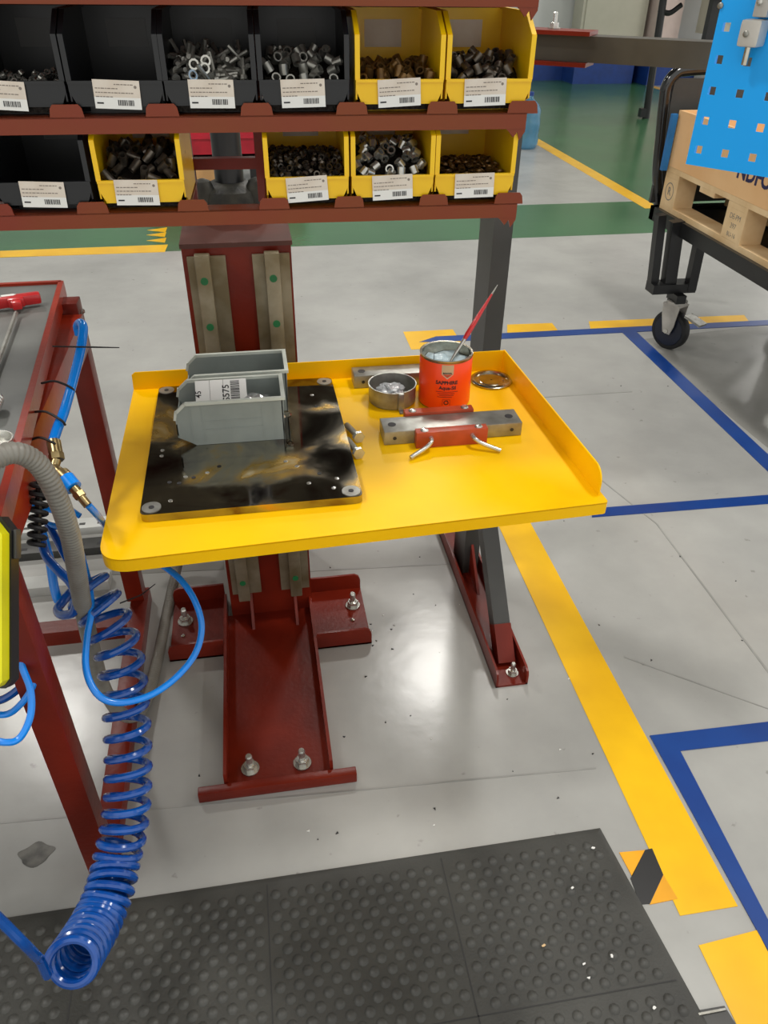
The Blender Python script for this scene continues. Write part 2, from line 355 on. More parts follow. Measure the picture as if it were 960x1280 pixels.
MB().bar(c3, (c3.x, c3.y, c3.z+.6), .12, .1).build('rear_leg', M_BLACK, st)
MB().box(c0.x, c0.x+1.2, sb.y-.2, sb.y+.3, c1.z+.06, c1.z+.2).build('top_panel', M_DPOST, st)

# things glimpsed through the rack gap
gx = py(230, 226, 7.2); g_r = py(335, 222, 7.2)
cr = thing('crate', 'red plastic crate glimpsed behind the rack in the gap by the round post', 'crate', ((gx.x+g_r.x)/2, 7.45, 0))
zt = py(280, 166, 7.2).z; zb = py(280, 196, 7.2).z
b = MB().box(gx.x-.3, g_r.x+.3, 7.2, 7.8, zb, zb+.02)
for (x0, x1, y0, y1) in ((gx.x-.3, g_r.x+.3, 7.2, 7.23), (gx.x-.3, g_r.x+.3, 7.77, 7.8), (gx.x-.3, gx.x-.27, 7.2, 7.8), (g_r.x+.27, g_r.x+.3, 7.2, 7.8)): b.box(x0, x1, y0, y1, zb, zt+.05)
b.build('tub', M_CRIM, cr)
MB().box(gx.x-.32, g_r.x+.32, 7.17, 7.83, zt-.04, zt).build('rim', M_CRIM, cr)
tr = thing('trolley', 'dark low trolley under the red crate behind the rack', 'trolley', ((gx.x+g_r.x)/2, 7.5, 0))
MB().box(gx.x-.35, g_r.x+.35, 7.15, 7.85, zb-.05, zb-.001).build('deck', M_BLACK, tr)
for x in (gx.x-.3, gx.x+.12, g_r.x-.12, g_r.x+.3):
    MB().box(x-.03, x+.03, 7.2, 7.26, .05, zb-.05).build('leg', M_BLACK, tr)
    MB().lathe([(.05, -.02), (.05, .02)], 14, Matrix.Translation((x, 7.23, .05)) @ Matrix.Rotation(PI/2, 4, 'Y')).build('wheel', M_RUB, tr)
MB().box(gx.x-.35, g_r.x+.35, 7.7, 7.8, .12, zb-.05).build('back_panel', M_BLACK, tr)
ct = thing('carton', 'small brown cardboard carton on the floor by the trolley behind the rack', 'box', (py(262, 226, 7.0).x, 7.0, 0))
q = py(262, 226, 7.0); MB().box(q.x-.1, q.x+.1, 6.95, 7.12, 0, .24).build('carton_body', M_CARD, ct)
MB().box(q.x-.1, q.x+.1, 7.02, 7.05, .24, .242).build('tape', M_PAPER, ct)

# ------------------------------------------------------------------ ceiling lamps (real fittings that light the hall)
def lamp(x, y, z, first=[None]):
    t = thing('high_bay_lamp', 'round high bay ceiling lamp above the work area', 'lamp', (x, y, z), group='high bay lamps over the hall')
    MB().lathe([(.29, -.02), (.30, .0), (.26, .12), (.1, .2), (.1, .3)], 24).build('housing', M_LGREY, t, raw=True)
    ld = bpy.data.lights.new('lamp_light', 'AREA'); ld.shape = 'DISK'; ld.size = .55; ld.energy = LAMP_W; ld.color = (1., .97, .92)
    lo = bpy.data.objects.new('lamp_light', ld); COL.objects.link(lo); lo.parent = t; lo.location = (0, 0, -.04)
    MB().cyl((0, 0, .3), (0, 0, 1.2), .012, n=8).build('cable', M_BLACK, t, raw=True)
for L in LAMPS: lamp(*L)

exec_stage = None
# ------------------------------------------------------------------ column with its base
cf = 1.74
co = thing('steel_column', 'dark red steel column with rails bolted to the floor behind the yellow table', 'column', (-.035, 1.85, 0))
MB().box(-.155, .083, cf, 2.06, .008, 1.092).build('box_section', M_RED, co)
MB().box(-.158, .086, cf-.004, 2.07, 1.092, 1.102).build('cap_plate', mat('dull_brown_primer', (88, 44, 34), .55, rgb2=(70, 36, 28)), co)
for (a0, a1, b0, b1) in ((-.145, -.062, -.128, -.095), (-.004, .078, .022, .055)):
    r_ = MB().box(a0, a1, cf-.012, cf, .10, 1.075).build('rail_base', M_RAIL, co)
    MB().box(b0, b1, cf-.036, cf-.012, .09, 1.085, bev=.003).build('rail_bar', M_RAIL, r_, label='raised linear guide rail')
    for z in (1.03, .925, .82, .715, .6, .49, .38, .27, .16):
        MB().cyl(((b0+b1)/2, cf-.036, z), ((b0+b1)/2, cf-.0378, z), .0085).build('rail_cap', M_GREEND, r_, label='round green plastic rail cap')
# base
ch = MB().box(-.172, .078, 1.141, cf, 0, .008)
for x in (-.176, .074): ch.prism([(1.141, 0), (cf+.05, 0), (cf+.05, .052), (1.150, .052)], x, x+.008, 'x')
ch.build('foot_channel', M_RED, co)
MB().box(-.236, .136, 1.118, 1.1405, 0, .032, bev=.003).build('front_bar', M_RED, co)
fr = MB().box(-.33, -.177, 1.585, 1.83, 0, .006).box(.083, .24, 1.57, 1.82, 0, .006)
for (x0, x1, y0) in ((-.33, -.177, 1.585), (.083, .24, 1.57)):
    out = x0 if x0 < 0 else x1; inn = x1 if x0 < 0 else x0; sg = 1 if out < 0 else -1
    fr.prism([(out, .0), (inn, 0), (inn, .06), (out+sg*.018, .06), (out+sg*.005, .052), (out, .038)], y0, y0+.007, 'y')
    fr.prism([(out, .0), (inn, 0), (inn, .06), (out+sg*.018, .06), (out+sg*.005, .052), (out, .038)], y0+.24, y0+.247, 'y')
fr.build('cross_channel', M_RED, co)
for x in (-.098, .030): MB().prism([(cf, .008), (cf-.07, .008), (cf, .11)], x, x+.008, 'x').build('gusset', M_RED, co)
def anchor(p, parent, name='anchor_bolt', s=1.):
    b = MB(); M = Matrix.Translation(p)
    b.lathe([(.017*s, 0), (.017*s, .003*s)], 18, M); hexb(b, (0, 0), .0125*s, .011*s, M, .003*s)
    b.lathe([(.0085*s, .014*s), (.0065*s, .015*s), (.0065*s, .036*s), (.005*s, .039*s)], 12, M)
    return b.build(name, M_CHROME, parent, ang=25, label='zinc plated anchor bolt with nut and washer')
for (x, y, z) in ((232, 777, .007), (441, 757, .007), (313, 961, .009), (378, 954, .009)):
    p = pz(x, y, z); anchor(p, co, s=1.3)
for (x, y) in ((229, 795), (441, 775)):
    p = pz(x, y, .007); MB().lathe([(.006, 0), (.006, .003), (.003, .005)], 10, Matrix.Translation(p)).build('screw', M_CHROME, co)

M_LUG = mat('grimy_black_iron', (52, 50, 42), .5, .3, rgb2=(26, 26, 24), scale=30, bump=1., bscale=60)
# round post on the column
rp = thing('round_post', 'black round swivel post standing on the red column, carrying the rack', 'post', (-.045, 1.965, 1.102))
def post_x(px, pyy): return py(px, pyy, 1.965)
pc = post_x(287, 225); PX = pc.x
MB().lathe([(.034, 1.13), (.034, 1.95)], 28, Matrix.Translation((PX, 1.965, 0))).build('tube', M_BLACK, rp)
MB().lathe([(.078, 1.1025), (.080, 1.12), (.080, 1.15), (.074, 1.166), (.05, 1.176), (.04, 1.18)], 28, Matrix.Translation((PX, 1.965, 0))).build('flange', M_LUG, rp)
for sx in (-1, 1): MB().lathe([(.026, 1.1025), (.028, 1.13), (.027, 1.17), (.018, 1.188), (.006, 1.193)], 14, Matrix.Translation((PX+sx*.062, 1.93, 0))).build('clamp_lug', M_LUG, rp)
# ------------------------------------------------------------------ bin rack
AR = math.radians(-1.6)
RM = Matrix.Translation((.02, 1.25, 0)) @ Matrix.Rotation(AR, 4, 'Z')
rk = thing('bin_rack', 'red brown steel rack with shelf lips and tabs holding the small parts bins', 'rack', M=RM)
def L(b, name, m, **k): return b.build(name, m, rk, raw=True, **k)
U0, U1 = -.66, .405
BOUND = [-.39, -.259, -.129, .005, .141, .278, .41]
def tab(b, u, z, w_=.047, h=.017):
    b.prism([(u-w_/2, z), (u+w_/2, z), (u+w_/2-.002, z+h-.005), (u+w_/2-.006, z+h), (u-w_/2+.006, z+h), (u-w_/2+.002, z+h-.005)], 0, .002, 'y')
for (z0, z1, us) in ((1.268, 1.290, [-.39, -.253, -.105, .018, .134, .268, .390]), (1.398, 1.420, [-.39+.0, -.262, -.131, .002, .14, .275, .398]), (1.553, 1.575, [-.39, -.26, -.13, .0, .14, .275, .4])):
    L(MB().box(U0, U1, 0, .002, z0, z1).box(U0, U1, 0, .035, z1-.002, z1), 'shelf_lip', M_RACK)
    for u in us+[-.52, -.65]:
        b = MB(); tab(b, u, z1-.001); L(b, 'divider_tab', M_RACK)
    if z1 > 1.3: L(MB().box(U0, U1, .035, .215, z1-.004, z1-.002).box(U0, U1, .2, .215, z1-.045, z1-.004), 'shelf_plate', M_RACK)
    else: L(MB().box(U0, -.112, .035, .215, z1-.004, z1-.002).box(.004, U1, .035, .215, z1-.004, z1-.002), 'shelf_plate', M_RACK)
    # jagged bracket under the right end
    L(MB().prism([(U1-.03, z0), (U1, z0), (U1+.0, z0-.004), (U1-.008, z0-.016), (U1-.012, z0-.004), (U1-.018, z0-.012), (U1-.026, z0-.003)], .001, .004, 'y'), 'end_bracket', M_RACK)
for u in (-.125, .0): L(MB().box(u-.009, u+.009, .215, .235, 1.25, 1.75), 'upright', M_RED)
L(MB().box(U1-.004, U1, .035, .235, 1.262, 1.275).box(U1-.004, U1, .215, .235, 1.262, 1.7), 'end_plate', M_RACK)
L(MB().box(-.66, -.64, .215, .235, 1.25, 1.75), 'upright', M_RED)
for z in (1.305, 1.44, 1.60): L(MB().box(-.64, U1-.004, .235, .25, z, z+.016) if z != 1.305 else MB().box(-.116, -.009, .216, .234, py(280, 211, 1.475).z, py(280, 197, 1.475).z), 'cross_rail', M_RED)
L(MB().box(-.095, -.03, .25, .685, 1.60, 1.64), 'mounting_arm', M_RED)
L(MB().box(-.111, -.107, .2, .21, 1.375, 1.44).box(-.104, -.100, .2, .21, 1.375, 1.44), 'cable_strip', M_LGREY)

def shell_bin(w, d, h, hf, hv, inset, tk=.0022):
    """open fronted stacking bin: local x width, y back, z up; returns MB"""
    b = MB(); z0 = .012
    prof = [(inset, 0), (d, 0), (d, h), (.045, h), (.002, hv), (0, hf), (.002, z0+.006), (inset*.8, z0)]
    for s in (-1, 1):
        x = s*w/2
        b.prism(prof, min(x, x-s*tk), max(x, x-s*tk), 'x')
        # rims
        b.box(min(x-s*.006, x+s*.001), max(x-s*.006, x+s*.001), .045, d, h-.002, h+.002)
        b.bar((x-s*.0025, .045, h), (x-s*.0025, .002, hv), .007, .004)
        b.bar((x-s*.0025, .0012, hv+.001), (x-s*.0025, .0012, hf), .007, .004)
    b.box(-w/2, w/2, d-tk, d, 0, h)
    b.box(-w/2+.004, w/2-.004, inset, d, 0, tk)
    # front wall with tapered foot
    b.prism([(-w/2, hf), (w/2, hf), (w/2, hf-.012), (w/2-.008, z0+.002), (-w/2+.008, z0+.002), (-w/2, hf-.012)], 0, tk, 'y')
    b.box(-w/2, w/2, -.0022, .003, hf-.003, hf+.001)
    b.box(-w/2+.008, w/2-.008, 0, inset, z0, z0+tk); b.box(-w/2+.02, w/2-.02, inset-.003, inset, 0, z0+.002)
    return b
def label_card(parent, cx, z0, lw=.063, lh=.036, tilt=0., y=-.0028):
    M = Matrix.Translation((cx, y, z0)) @ Matrix.Rotation(tilt, 4, 'Y')
    o = MB().box(-lw/2, lw/2, -.0006, 0, 0, lh, M).build('label_card', M_PAPER, parent, raw=True, label='paper label with barcode')
    b = MB(); x = .004
    rr = random.Random(int(cx*1000)+5)
    while x < lw/2-.006:
        wd = rr.choice((.0006, .001, .0015)); b.box(x-.004, x-.004+wd, -.0009, -.0006, .0045, .0115, M); x += wd+rr.choice((.0006, .0009))
    b.box(-lw/2+.003, -lw/2+.012, -.0009, -.0006, .006, .008, M)
    b.build('barcode', M_INK, o, raw=True, kind='stuff')
    b = MB()
    for k, (s, e) in enumerate(((.45, .85), (.04, .5), (.04, .8), (.04, .35))):
        zz = lh-.006-k*.0052; u = -lw/2+s*lw
        while u < -lw/2+e*lw:
            l = rr.uniform(.002, .005); b.box(u, u+l, -.0008, -.0006, zz, zz+.0012, M); u += l+.001
    b.lathe([(.002, 0), (.002, .0002)], 10, M @ Matrix.Translation((lw/2-.006, -.0006, lh-.008)) @ Matrix.Rotation(PI/2, 4, 'X'))
    b.build('printed_lines', M_INKL, o, raw=True, kind='stuff')
    b = MB().box(-lw/2, lw/2, -.0007, -.0006, .0, .0145, M).build('label_footer', M_PAPER2, o, raw=True)
def rack_bin(uc, zb, mtl, label, w=.128, tilt=0., lab=0., back=True, d=.19):
    M = RM @ Matrix.Translation((uc, .006, zb))
    t = thing('parts_bin', label, 'bin', M=M, group='small parts bins in the rack')
    shell_bin(w, d, .124, .043, .098, .028).build('bin_body', mtl, t, raw=True)
    label_card(t, lab, .009, tilt=tilt)
    if back:
        MB().box(-.03, .03, d-.0032, d-.0024, .07, .108).build('back_label', M_PAPER if mtl is M_YBIN else M_DPOST, t, raw=True, label='faded paper label on the back wall')
    return t, M
ZL, ZU = 1.2905, 1.4205
BINS = {}
BINS['u0'] = rack_bin(-.322, ZU, M_BBIN, 'black plastic bin at the left end of the upper row, few shiny nuts inside', tilt=.06, lab=-.022)
BINS['u1'] = rack_bin(-.190, ZU, M_BBIN, 'empty looking black bin second from left in the upper row', tilt=.04, lab=.0)
BINS['u2'] = rack_bin(-.0595, ZU, M_BBIN, 'black bin full of shiny bolts and rings in the upper row', tilt=.01)
BINS['u3'] = rack_bin(.0725, ZU, M_BBIN, 'black bin of steel bushings next to the yellow bins in the upper row', tilt=-.02, lab=-.002)
BINS['u4'] = rack_bin(.211, ZU, M_YBIN, 'yellow bin with dull brown bushings in the upper row', tilt=-.05, w=.1285)
BINS['u5'] = rack_bin(.344, ZU, M_YBIN, 'yellow bin at the right end of the upper row', tilt=-.03, w=.1285, lab=-.005)
BINS['l0'] = rack_bin(-.318, ZL, M_BBIN, 'black empty bin in the lower row left of the yellow one', tilt=.04, lab=-.002, w=.136)
BINS['l1'] = rack_bin(-.177, ZL, M_YBIN, 'lone yellow bin left of the round post in the lower row', tilt=.02, lab=-.008, w=.126)
BINS['l2'] = rack_bin(.071, ZL, M_YBIN, 'yellow bin of small dark nuts right of the round post in the lower row', tilt=-.06, w=.126)
BINS['l3'] = rack_bin(.203, ZL, M_YBIN, 'yellow bin of bright steel bushings in the middle of the lower row', tilt=-.04, w=.128)
BINS['l4'] = rack_bin(.333, ZL, M_YBIN, 'yellow bin of thin bronze rings at the right end of the lower row', tilt=-.02, lab=.0, w=.126)

# contents: a heap with single pieces lying on it
def ring_mesh(ro, ri, h, m, name):
    b = MB(); b.lathe([(ri, 0), (ro, 0), (ro, h), (ri, h), (ri, 0)], 10, cap=False)
    me = bpy.data.meshes.new(name); bmesh.ops.recalc_face_normals(b.bm, faces=b.bm.faces[:])
    for f in b.bm.faces: f.smooth = True
    for e in b.bm.edges:
        if len(e.link_faces) == 2 and e.calc_face_angle(0) > .7: e.smooth = False
    b.bm.to_mesh(me); b.bm.free(); me.materials.append(m); return me
def bolt_mesh(m, name, r=.0033, l=.026):
    b = MB(); b.lathe([(r, 0), (r, l)], 8); b.lathe([(r*1.9, -.006), (r*1.9, 0)], 10); b.lathe([(r*1.1, -.0063), (r*1.1, -.006)], 6)
    me = bpy.data.meshes.new(name); bmesh.ops.recalc_face_normals(b.bm, faces=b.bm.faces[:]); b.bm.to_mesh(me); b.bm.free(); me.materials.append(m); return me
def fill(key, name, me, n, label, grp, h0, h1, w=.112, y0=.012, y1=.15, jit=1.2, mound=None, size=.008):
    t, M = BINS[key]; rr = random.Random(hash(key) % 1 + sum(map(ord, key)))
    # heap surface
    b = MB(); NX, NY = 18, 20; vs = []
    def hgt(x, y):
        v = (y-y0)/(y1-y0); s = h0+(h1-h0)*math.sin(min(1, v*1.25)*PI*.62)
        return s+.006*noise.noise(Vector((x*60, y*60, len(label))))
    for j in range(NY+1):
        for i in range(NX+1):
            x = -w/2+w*i/NX; y = y0+(y1-y0)*j/NY; vs.append((x, y, max(.004, hgt(x, y)-size*.8)))
    fs = [(j*(NX+1)+i, j*(NX+1)+i+1, (j+1)*(NX+1)+i+1, (j+1)*(NX+1)+i) for j in range(NY) for i in range(NX)]
    nb = len(vs)
    base = [(x, y, .003) for (x, y, z) in vs]
    b._add(vs+base, fs+[tuple(nb+i for i in f[::-1]) for f in fs]+[(i, nb+i, nb+i+1, i+1) for i in range(NX)])
    hp = b.build('heap', MATS['dark_heap'], t, raw=True, kind='stuff')
    cols = max(3, int(math.sqrt(n*w/(y1-y0)))); rows = math.ceil(n/cols); first = None; c = 0
    for j in range(rows):
        for i in range(cols):
            if c >= n: break
            c += 1
            x = -w/2+w*(i+.5+rr.uniform(-.3, .3))/cols; y = y0+(y1-y0)*(j+.5+rr.uniform(-.3, .3))/rows
            o = bpy.data.objects.new(name, me); COL.objects.link(o)
            o.matrix_basis = M @ Matrix.Translation((x, y, hgt(x, y)-size*.2)) @ Matrix.Rotation(rr.uniform(0, 6.28), 4, 'Z') @ Matrix.Rotation(rr.uniform(-jit, jit), 4, 'X') @ Matrix.Rotation(rr.uniform(-jit, jit), 4, 'Y')
            tag(o, label, name.split('_')[-1], grp)
mat('dark_heap', (44, 40, 36), .5, .8, rgb2=(20, 18, 16), scale=160, amt=.8, bump=1., bscale=260)
r_small = ring_mesh(.0052, .0032, .005, M_DSTEEL, 'nut'); r_bush = ring_mesh(.0068, .0048, .014, M_STEEL, 'bushing')
r_dark = ring_mesh(.0066, .0045, .014, M_DSTEEL, 'bushing'); r_brz = ring_mesh(.0062, .0047, .0028, M_BRONZE, 'ring'); r_bolt = bolt_mesh(M_STEEL, 'bolt')
r_brown = ring_mesh(.0068, .0042, .016, M_BRONZE, 'bushing'); r_chr = ring_mesh(.0068, .0045, .012, M_CHROME, 'bushing'); r_ring2 = ring_mesh(.0075, .0048, .004, M_CHROME, 'ring')
fill('u0', 'steel_nut', ring_mesh(.005, .003, .006, M_CHROME, 'nut'), 40, 'small shiny nut in the leftmost black bin of the upper row', 'nuts in the leftmost upper black bin', .030, .040)
fill('u2', 'steel_bolt', r_bolt, 70, 'small grey bolt in the black bin full of bolts', 'bolts in the upper black bin', .038, .062, size=.007, jit=1.5)
for k, (x, z, y) in enumerate(((-.022, .060, .03), (-.006, .064, .034), (-.008, .056, .022), (-.026, .048, .016))):
    o = bpy.data.objects.new('washer_ring', r_ring2); COL.objects.link(o)
    o.matrix_basis = BINS['u2'][1] @ Matrix.Translation((x, y, z)) @ Matrix.Rotation(1.3, 4, 'X') @ Matrix.Rotation(.2*k, 4, 'Y')
    tag(o, 'bright round ring lying on the bolts in the black bin', 'ring', 'bright rings on the bolts')
fill('u3', 'steel_bushing', r_bush, 38, 'steel bushing in the black bin next to the yellow bins', 'bushings in the upper black bin', .036, .066, size=.011)
fill('u4', 'brown_bushing', r_brown, 36, 'dull brown bushing in the upper yellow bin', 'brown bushings in the upper yellow bin', .036, .05, size=.011, jit=.9)
fill('u5', 'round_bushing', r_dark, 40, 'mixed grey bushing in the rightmost upper yellow bin', 'bushings in the rightmost upper yellow bin', .034, .062, size=.011)
fill('l1', 'dark_sleeve', ring_mesh(.0062, .004, .02, M_DSTEEL, 'sleeve'), 40, 'dark metal sleeve in the lone lower yellow bin', 'sleeves in the lone lower yellow bin', .036, .066, size=.010)
fill('l2', 'dark_nut', r_small, 110, 'tiny dark nut in the lower yellow bin right of the post', 'dark nuts in the lower yellow bin', .036, .06, size=.006)
fill('l3', 'bright_bushing', r_chr, 42, 'bright steel bushing in the middle lower yellow bin', 'bright bushings in the middle lower yellow bin', .036, .072, size=.010)
fill('l4', 'bronze_ring', r_brz, 95, 'thin bronze ring in the rightmost lower yellow bin', 'bronze rings in the rightmost lower yellow bin', .032, .042, size=.004, jit=.5)

# ------------------------------------------------------------------ right post with foot channel, brace and swivel beam
ps = thing('steel_post', 'dark grey square post with red foot channel behind the table, carrying the long beam', 'post', (.6, 1.7, 0))
ft = MB().box(.548, .638, 1.352, 2.08, 0, .006)
for x in (.548, .632): ft.prism([(1.352, 0), (2.08, 0), (2.08, .052), (1.372, .052), (1.357, .046), (1.352, .034)], x, x+.006, 'x')
ft.build('foot_channel', M_RED, ps)
MB().box(.575, .623, 1.83, 1.95, .006, 1.40).build('tube', M_DPOST, ps)
MB().bar((.599, 1.445, .006), (.599, 1.86, .44), .046, .05).build('brace', M_DPOST, ps)
MB().bar((.599, 1.440, .001), (.599, 1.513, .081), .048, .053).build('brace_foot', M_RED, ps, label='red painted lower end of the brace')
MB().prism([(1.83, .006), (1.72, .006), (1.83, .12)], .595, .603, 'x').build('gusset', M_RED, ps)
anchor((.606, 1.392, .006), ps)
# beam
bz = 1.44
bl = MB().prism([(.56, 1.94), (1.75, 1.005), (1.79, 1.055), (.60, 1.99)], 1.433, 1.481, 'z')
bm_ = thing('swivel_beam', 'long dark steel beam running from the post to the blue board', 'beam', (.6, 1.95, 1.44))
bl.build('tube', M_DSTEEL if False else mat('grey_brown_beam', (84, 80, 72), .35, .3, rgb2=(62, 58, 52), scale=6), bm_)
for z in (1.4815, 1.4245):
    MB().prism([(.54, 1.935), (.73, 1.785), (.775, 1.85), (.60, 2.0)], z, z+.008, 'z').build('bracket_plate', M_RED, bm_, label='red swivel bracket plate')
anchor((.685, 1.88, 1.490), bm_, 'bracket_bolt', .8)
MB().cyl((.605, 1.935, 1.4245), (.605, 1.935, 1.4005), .03).build('pivot', M_DPOST, bm_)

# ------------------------------------------------------------------ yellow table
TZ = .79
tb = thing('work_table', 'bright yellow sheet steel work table with raised back and right edges', 'table', (.15, 1.4, TZ))
A = Vector((-.302, 1.69)); B = Vector((.582, 1.675)); Cc = Vector((.612, 1.088)); D = Vector((-.262, 1.045))
E_ = Vector((-.296, 1.10))
pts = [A, B, Cc]
def cornr(a, b, c, r, n=8):       # round corner b
    u = (a-b).normalized(); v = (c-b).normalized(); p = b+u*r; q = b+v*r; out = []
    for i in range(n+1):
        t = i/n; out.append(p*(1-t)**2+b*2*t*(1-t)+q*t*t)
    return out
FLc = Vector((-.300, 1.046))
outl = [A, B]+cornr(B, Cc, FLc, .008, 3)+cornr(Cc, FLc, A, .055, 10)
b = MB(); b.prism([tuple(p) for p in outl], TZ-.003, TZ, 'z')
# folded down rim
n = len(outl)
for i in range(1, n):
    p, q = outl[i], outl[(i+1) % n]
    if (q-p).length < 1e-5: continue
    d = (q-p).normalized(); nn = Vector((-d.y, d.x))*-.003
    b._add([(p.x, p.y, TZ-.001), (q.x, q.y, TZ-.001), (q.x, q.y, TZ-.026), (p.x, p.y, TZ-.026), (p.x+nn.x, p.y+nn.y, TZ-.001), (q.x+nn.x, q.y+nn.y, TZ-.001), (q.x+nn.x, q.y+nn.y, TZ-.026), (p.x+nn.x, p.y+nn.y, TZ-.026)],
           [(0, 1, 2, 3), (7, 6, 5, 4), (0, 4, 5, 1), (3, 2, 6, 7), (0, 3, 7, 4), (1, 5, 6, 2)])
b.build('table_top', M_YEL, tb)
# back and side upstands
b = MB(); d = (B-A).normalized()
Mb = Matrix.Translation((A.x, A.y, TZ-.001)) @ Matrix.Rotation(math.atan2(d.y, d.x), 4, 'Z')
Lb = (B-A).length
b.prism([(0, 0), (Lb, 0), (Lb, .051), (.01, .044), (.002, .038)], -.003, 0, 'y', Mb); b.build('back_upstand', M_YEL, tb)
S0 = B; S1 = Vector((.603, 1.112)); d = (S1-S0).normalized(); Ls = (S1-S0).length
Mb = Matrix.Translation((S0.x, S0.y, TZ-.001)) @ Matrix.Rotation(math.atan2(d.y, d.x), 4, 'Z')
pr = [(0, 0), (Ls, 0), (Ls, .028)]+[(Ls-.03+.03*math.cos(t), .026+.03*math.sin(t)) for t in (0.3, .6, .9, 1.2, 1.5)]+[(0, .052)]
MB().prism(pr, -.003, 0, 'y', Mb).build('side_upstand', M_YEL, tb)
# carriage that holds it on the rails
MB().box(-.13, .06, 1.66, 1.705, .66, .765).build('carriage', M_RED, tb)
MB().prism([(1.66, .765), (1.15, .765), (1.15, .745), (1.66, .68)], -.12, -.112, 'x').build('bracket', M_RED, tb)
MB().prism([(1.66, .765), (1.15, .765), (1.15, .745), (1.66, .68)], .04, .048, 'x').build('bracket', M_RED, tb)
MB().box(-.10, .44, 1.20, 1.24, .742, .766).build('stiffener', M_DPOST, tb)

# polished plate
pt = thing('mounting_plate', 'polished dark metal plate with drilled holes lying on the yellow table', 'plate', (-.04, 1.4, TZ))
PA = [Vector((-.240, 1.660)), Vector((.155, 1.655)), Vector((.160, 1.152)), Vector((-.238, 1.150))]
ol = []
for i in range(4): ol += cornr(PA[i-1], PA[i], PA[(i+1) % 4], .014, 4)
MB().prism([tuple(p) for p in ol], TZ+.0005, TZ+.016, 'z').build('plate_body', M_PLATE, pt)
M_EDGE = mat('plate_edge_steel', (176, 168, 140), .25, 1.)
for k, p in enumerate(((-.222, 1.640), (.137, 1.635), (.140, 1.172), (-.219, 1.172))):
    w_ = MB().lathe([(.017, 0), (.017, .0012), (.009, .0012), (.009, .0008)], 24, Matrix.Translation((p[0], p[1], TZ+.016))).build('countersink', M_STEEL, pt, label='bare steel corner counterbore')
    MB().lathe([(.005, .0), (.005, .0016)], 14, Matrix.Translation((p[0], p[1], TZ+.016))).build('hole', M_INK, w_)
for (x, y) in ((212, 603), (224, 604), (242, 597), (259, 591), (274, 583), (357, 577), (371, 583), (399, 592), (386, 604), (421, 598), (417, 610), (213, 626), (203, 563), (202, 570), (390, 494), (395, 508), (232, 596)):
    p = pz(x, y, TZ+.016)
    MB().lathe([(.0042, .0), (.0042, .0006), (.0025, .0008)], 12, Matrix.Translation(p)).build('tapped_hole', random.choice((M_CHROME, M_INK)), pt)

# ------------------------------------------------------------------ grey bins on the plate
ZP = TZ+.016
def side_bin(x0, x1, y0, y1, label, hh=.094):
    t = thing('grey_bin', label, 'bin', ((x0+x1)/2, (y0+y1)/2, ZP), group='grey bins on the plate')
    b = MB(); tk = .0022; z = ZP+.0004; l = x1-x0
    prof = [(x0+.034, z), (x1-.004, z), (x1, z+hh), (x0+.022, z+hh), (x0+.006, z+hh-.016), (x0, z+hh-.034), (x0+.0, z+.026), (x0+.006, z+.018), (x0+.018, z+.012)]
    for (ya, s) in ((y0+.003, 1), (y1-.003, -1)):
        b.prism(prof, min(ya, ya+s*tk), max(ya, ya+s*tk), 'y')
    b.box(x1-tk-.003, x1-.003, y0+.003, y1-.003, z, z+hh); b.box(x0+.034, x1-.004, y0+.004, y1-.004, z, z+tk)
    b.box(x0, x0+tk, y0+.003, y1-.003, z+.02, z+.05); b.prism([(x0, z+.02), (x0+.034, z), (x0+.034, z+tk), (x0+.002, z+.022)], y0+.004, y1-.004, 'y')
    b.build('bin_body', M_GBIN, t)
    b = MB()
    for ya in (y0, y1-.007):
        b.box(x0+.022, x1+.003, ya, ya+.007, z+hh-.004, z+hh+.002)
        b.bar((x0+.022, ya+.0035, z+hh-.001), (x0+.004, ya+.0035, z+hh-.018), .007, .005, (0, 1, 0))
        b.bar((x0+.003, ya+.0035, z+hh-.016), (x0-.001, ya+.0035, z+hh-.034), .007, .005, (0, 1, 0))
    b.box(x1-.005, x1+.003, y0+.007, y1-.007, z+hh-.004, z+hh+.002)
    b.build('rim', mat('grey_plastic_rim', (206, 212, 202), .4), t)
    b = MB()
    for xx in (.028, .052, l-.045, l-.022): b.box(x0+xx, x0+xx+.003, y0+.0022, y0+.0032, z+.008, z+hh-.006)
    b.box(x0+.05, x1-.045, y0+.0024, y0+.0031, z+.052, z+.0535); b.box(x0+.05, x1-.045, y0+.0024, y0+.0031, z+.034, z+.0355)
    b.build('side_rib', M_GBIN, t)
    return t
side_bin(-.180, .034, 1.378, 1.488, 'front grey open bin holding a clear bag on the polished plate')
side_bin(-.166, .048, 1.500, 1.612, 'rear grey open bin, empty, behind the bin with the bag')
# clear bag with printed label
bgx = thing('clear_bag', 'clear plastic bag with a white barcode label inside the front grey bin', 'bag', (-.07, 1.435, ZP+.01))
b = MB(); NX, NY = 22, 12; vs = []
for s in (1, -1):
    for j in range(NY+1):
        for i in range(NX+1):
            u = i/NX; v = j/NY; x = -.145+.168*u; y = 1.39+.088*v
            e = math.sin(PI*u)**.5*math.sin(PI*v)**.5
            zz = ZP+.040+(e*(.022+.036*u**2) if s > 0 else -e*.03)+.010*noise.noise(Vector((x*60, y*60, s*3)))*e
            vs.append((x, y, zz))
n1 = (NX+1)*(NY+1)
fs = [(k*n1+j*(NX+1)+i, k*n1+j*(NX+1)+i+1, k*n1+(j+1)*(NX+1)+i+1, k*n1+(j+1)*(NX+1)+i) for k in (0, 1) for j in range(NY) for i in range(NX)]
b._add(vs, fs); bmesh.ops.remove_doubles(b.bm, verts=b.bm.verts[:], dist=.0005); b.build('bag_film', M_CLEAR, bgx, ang=80)
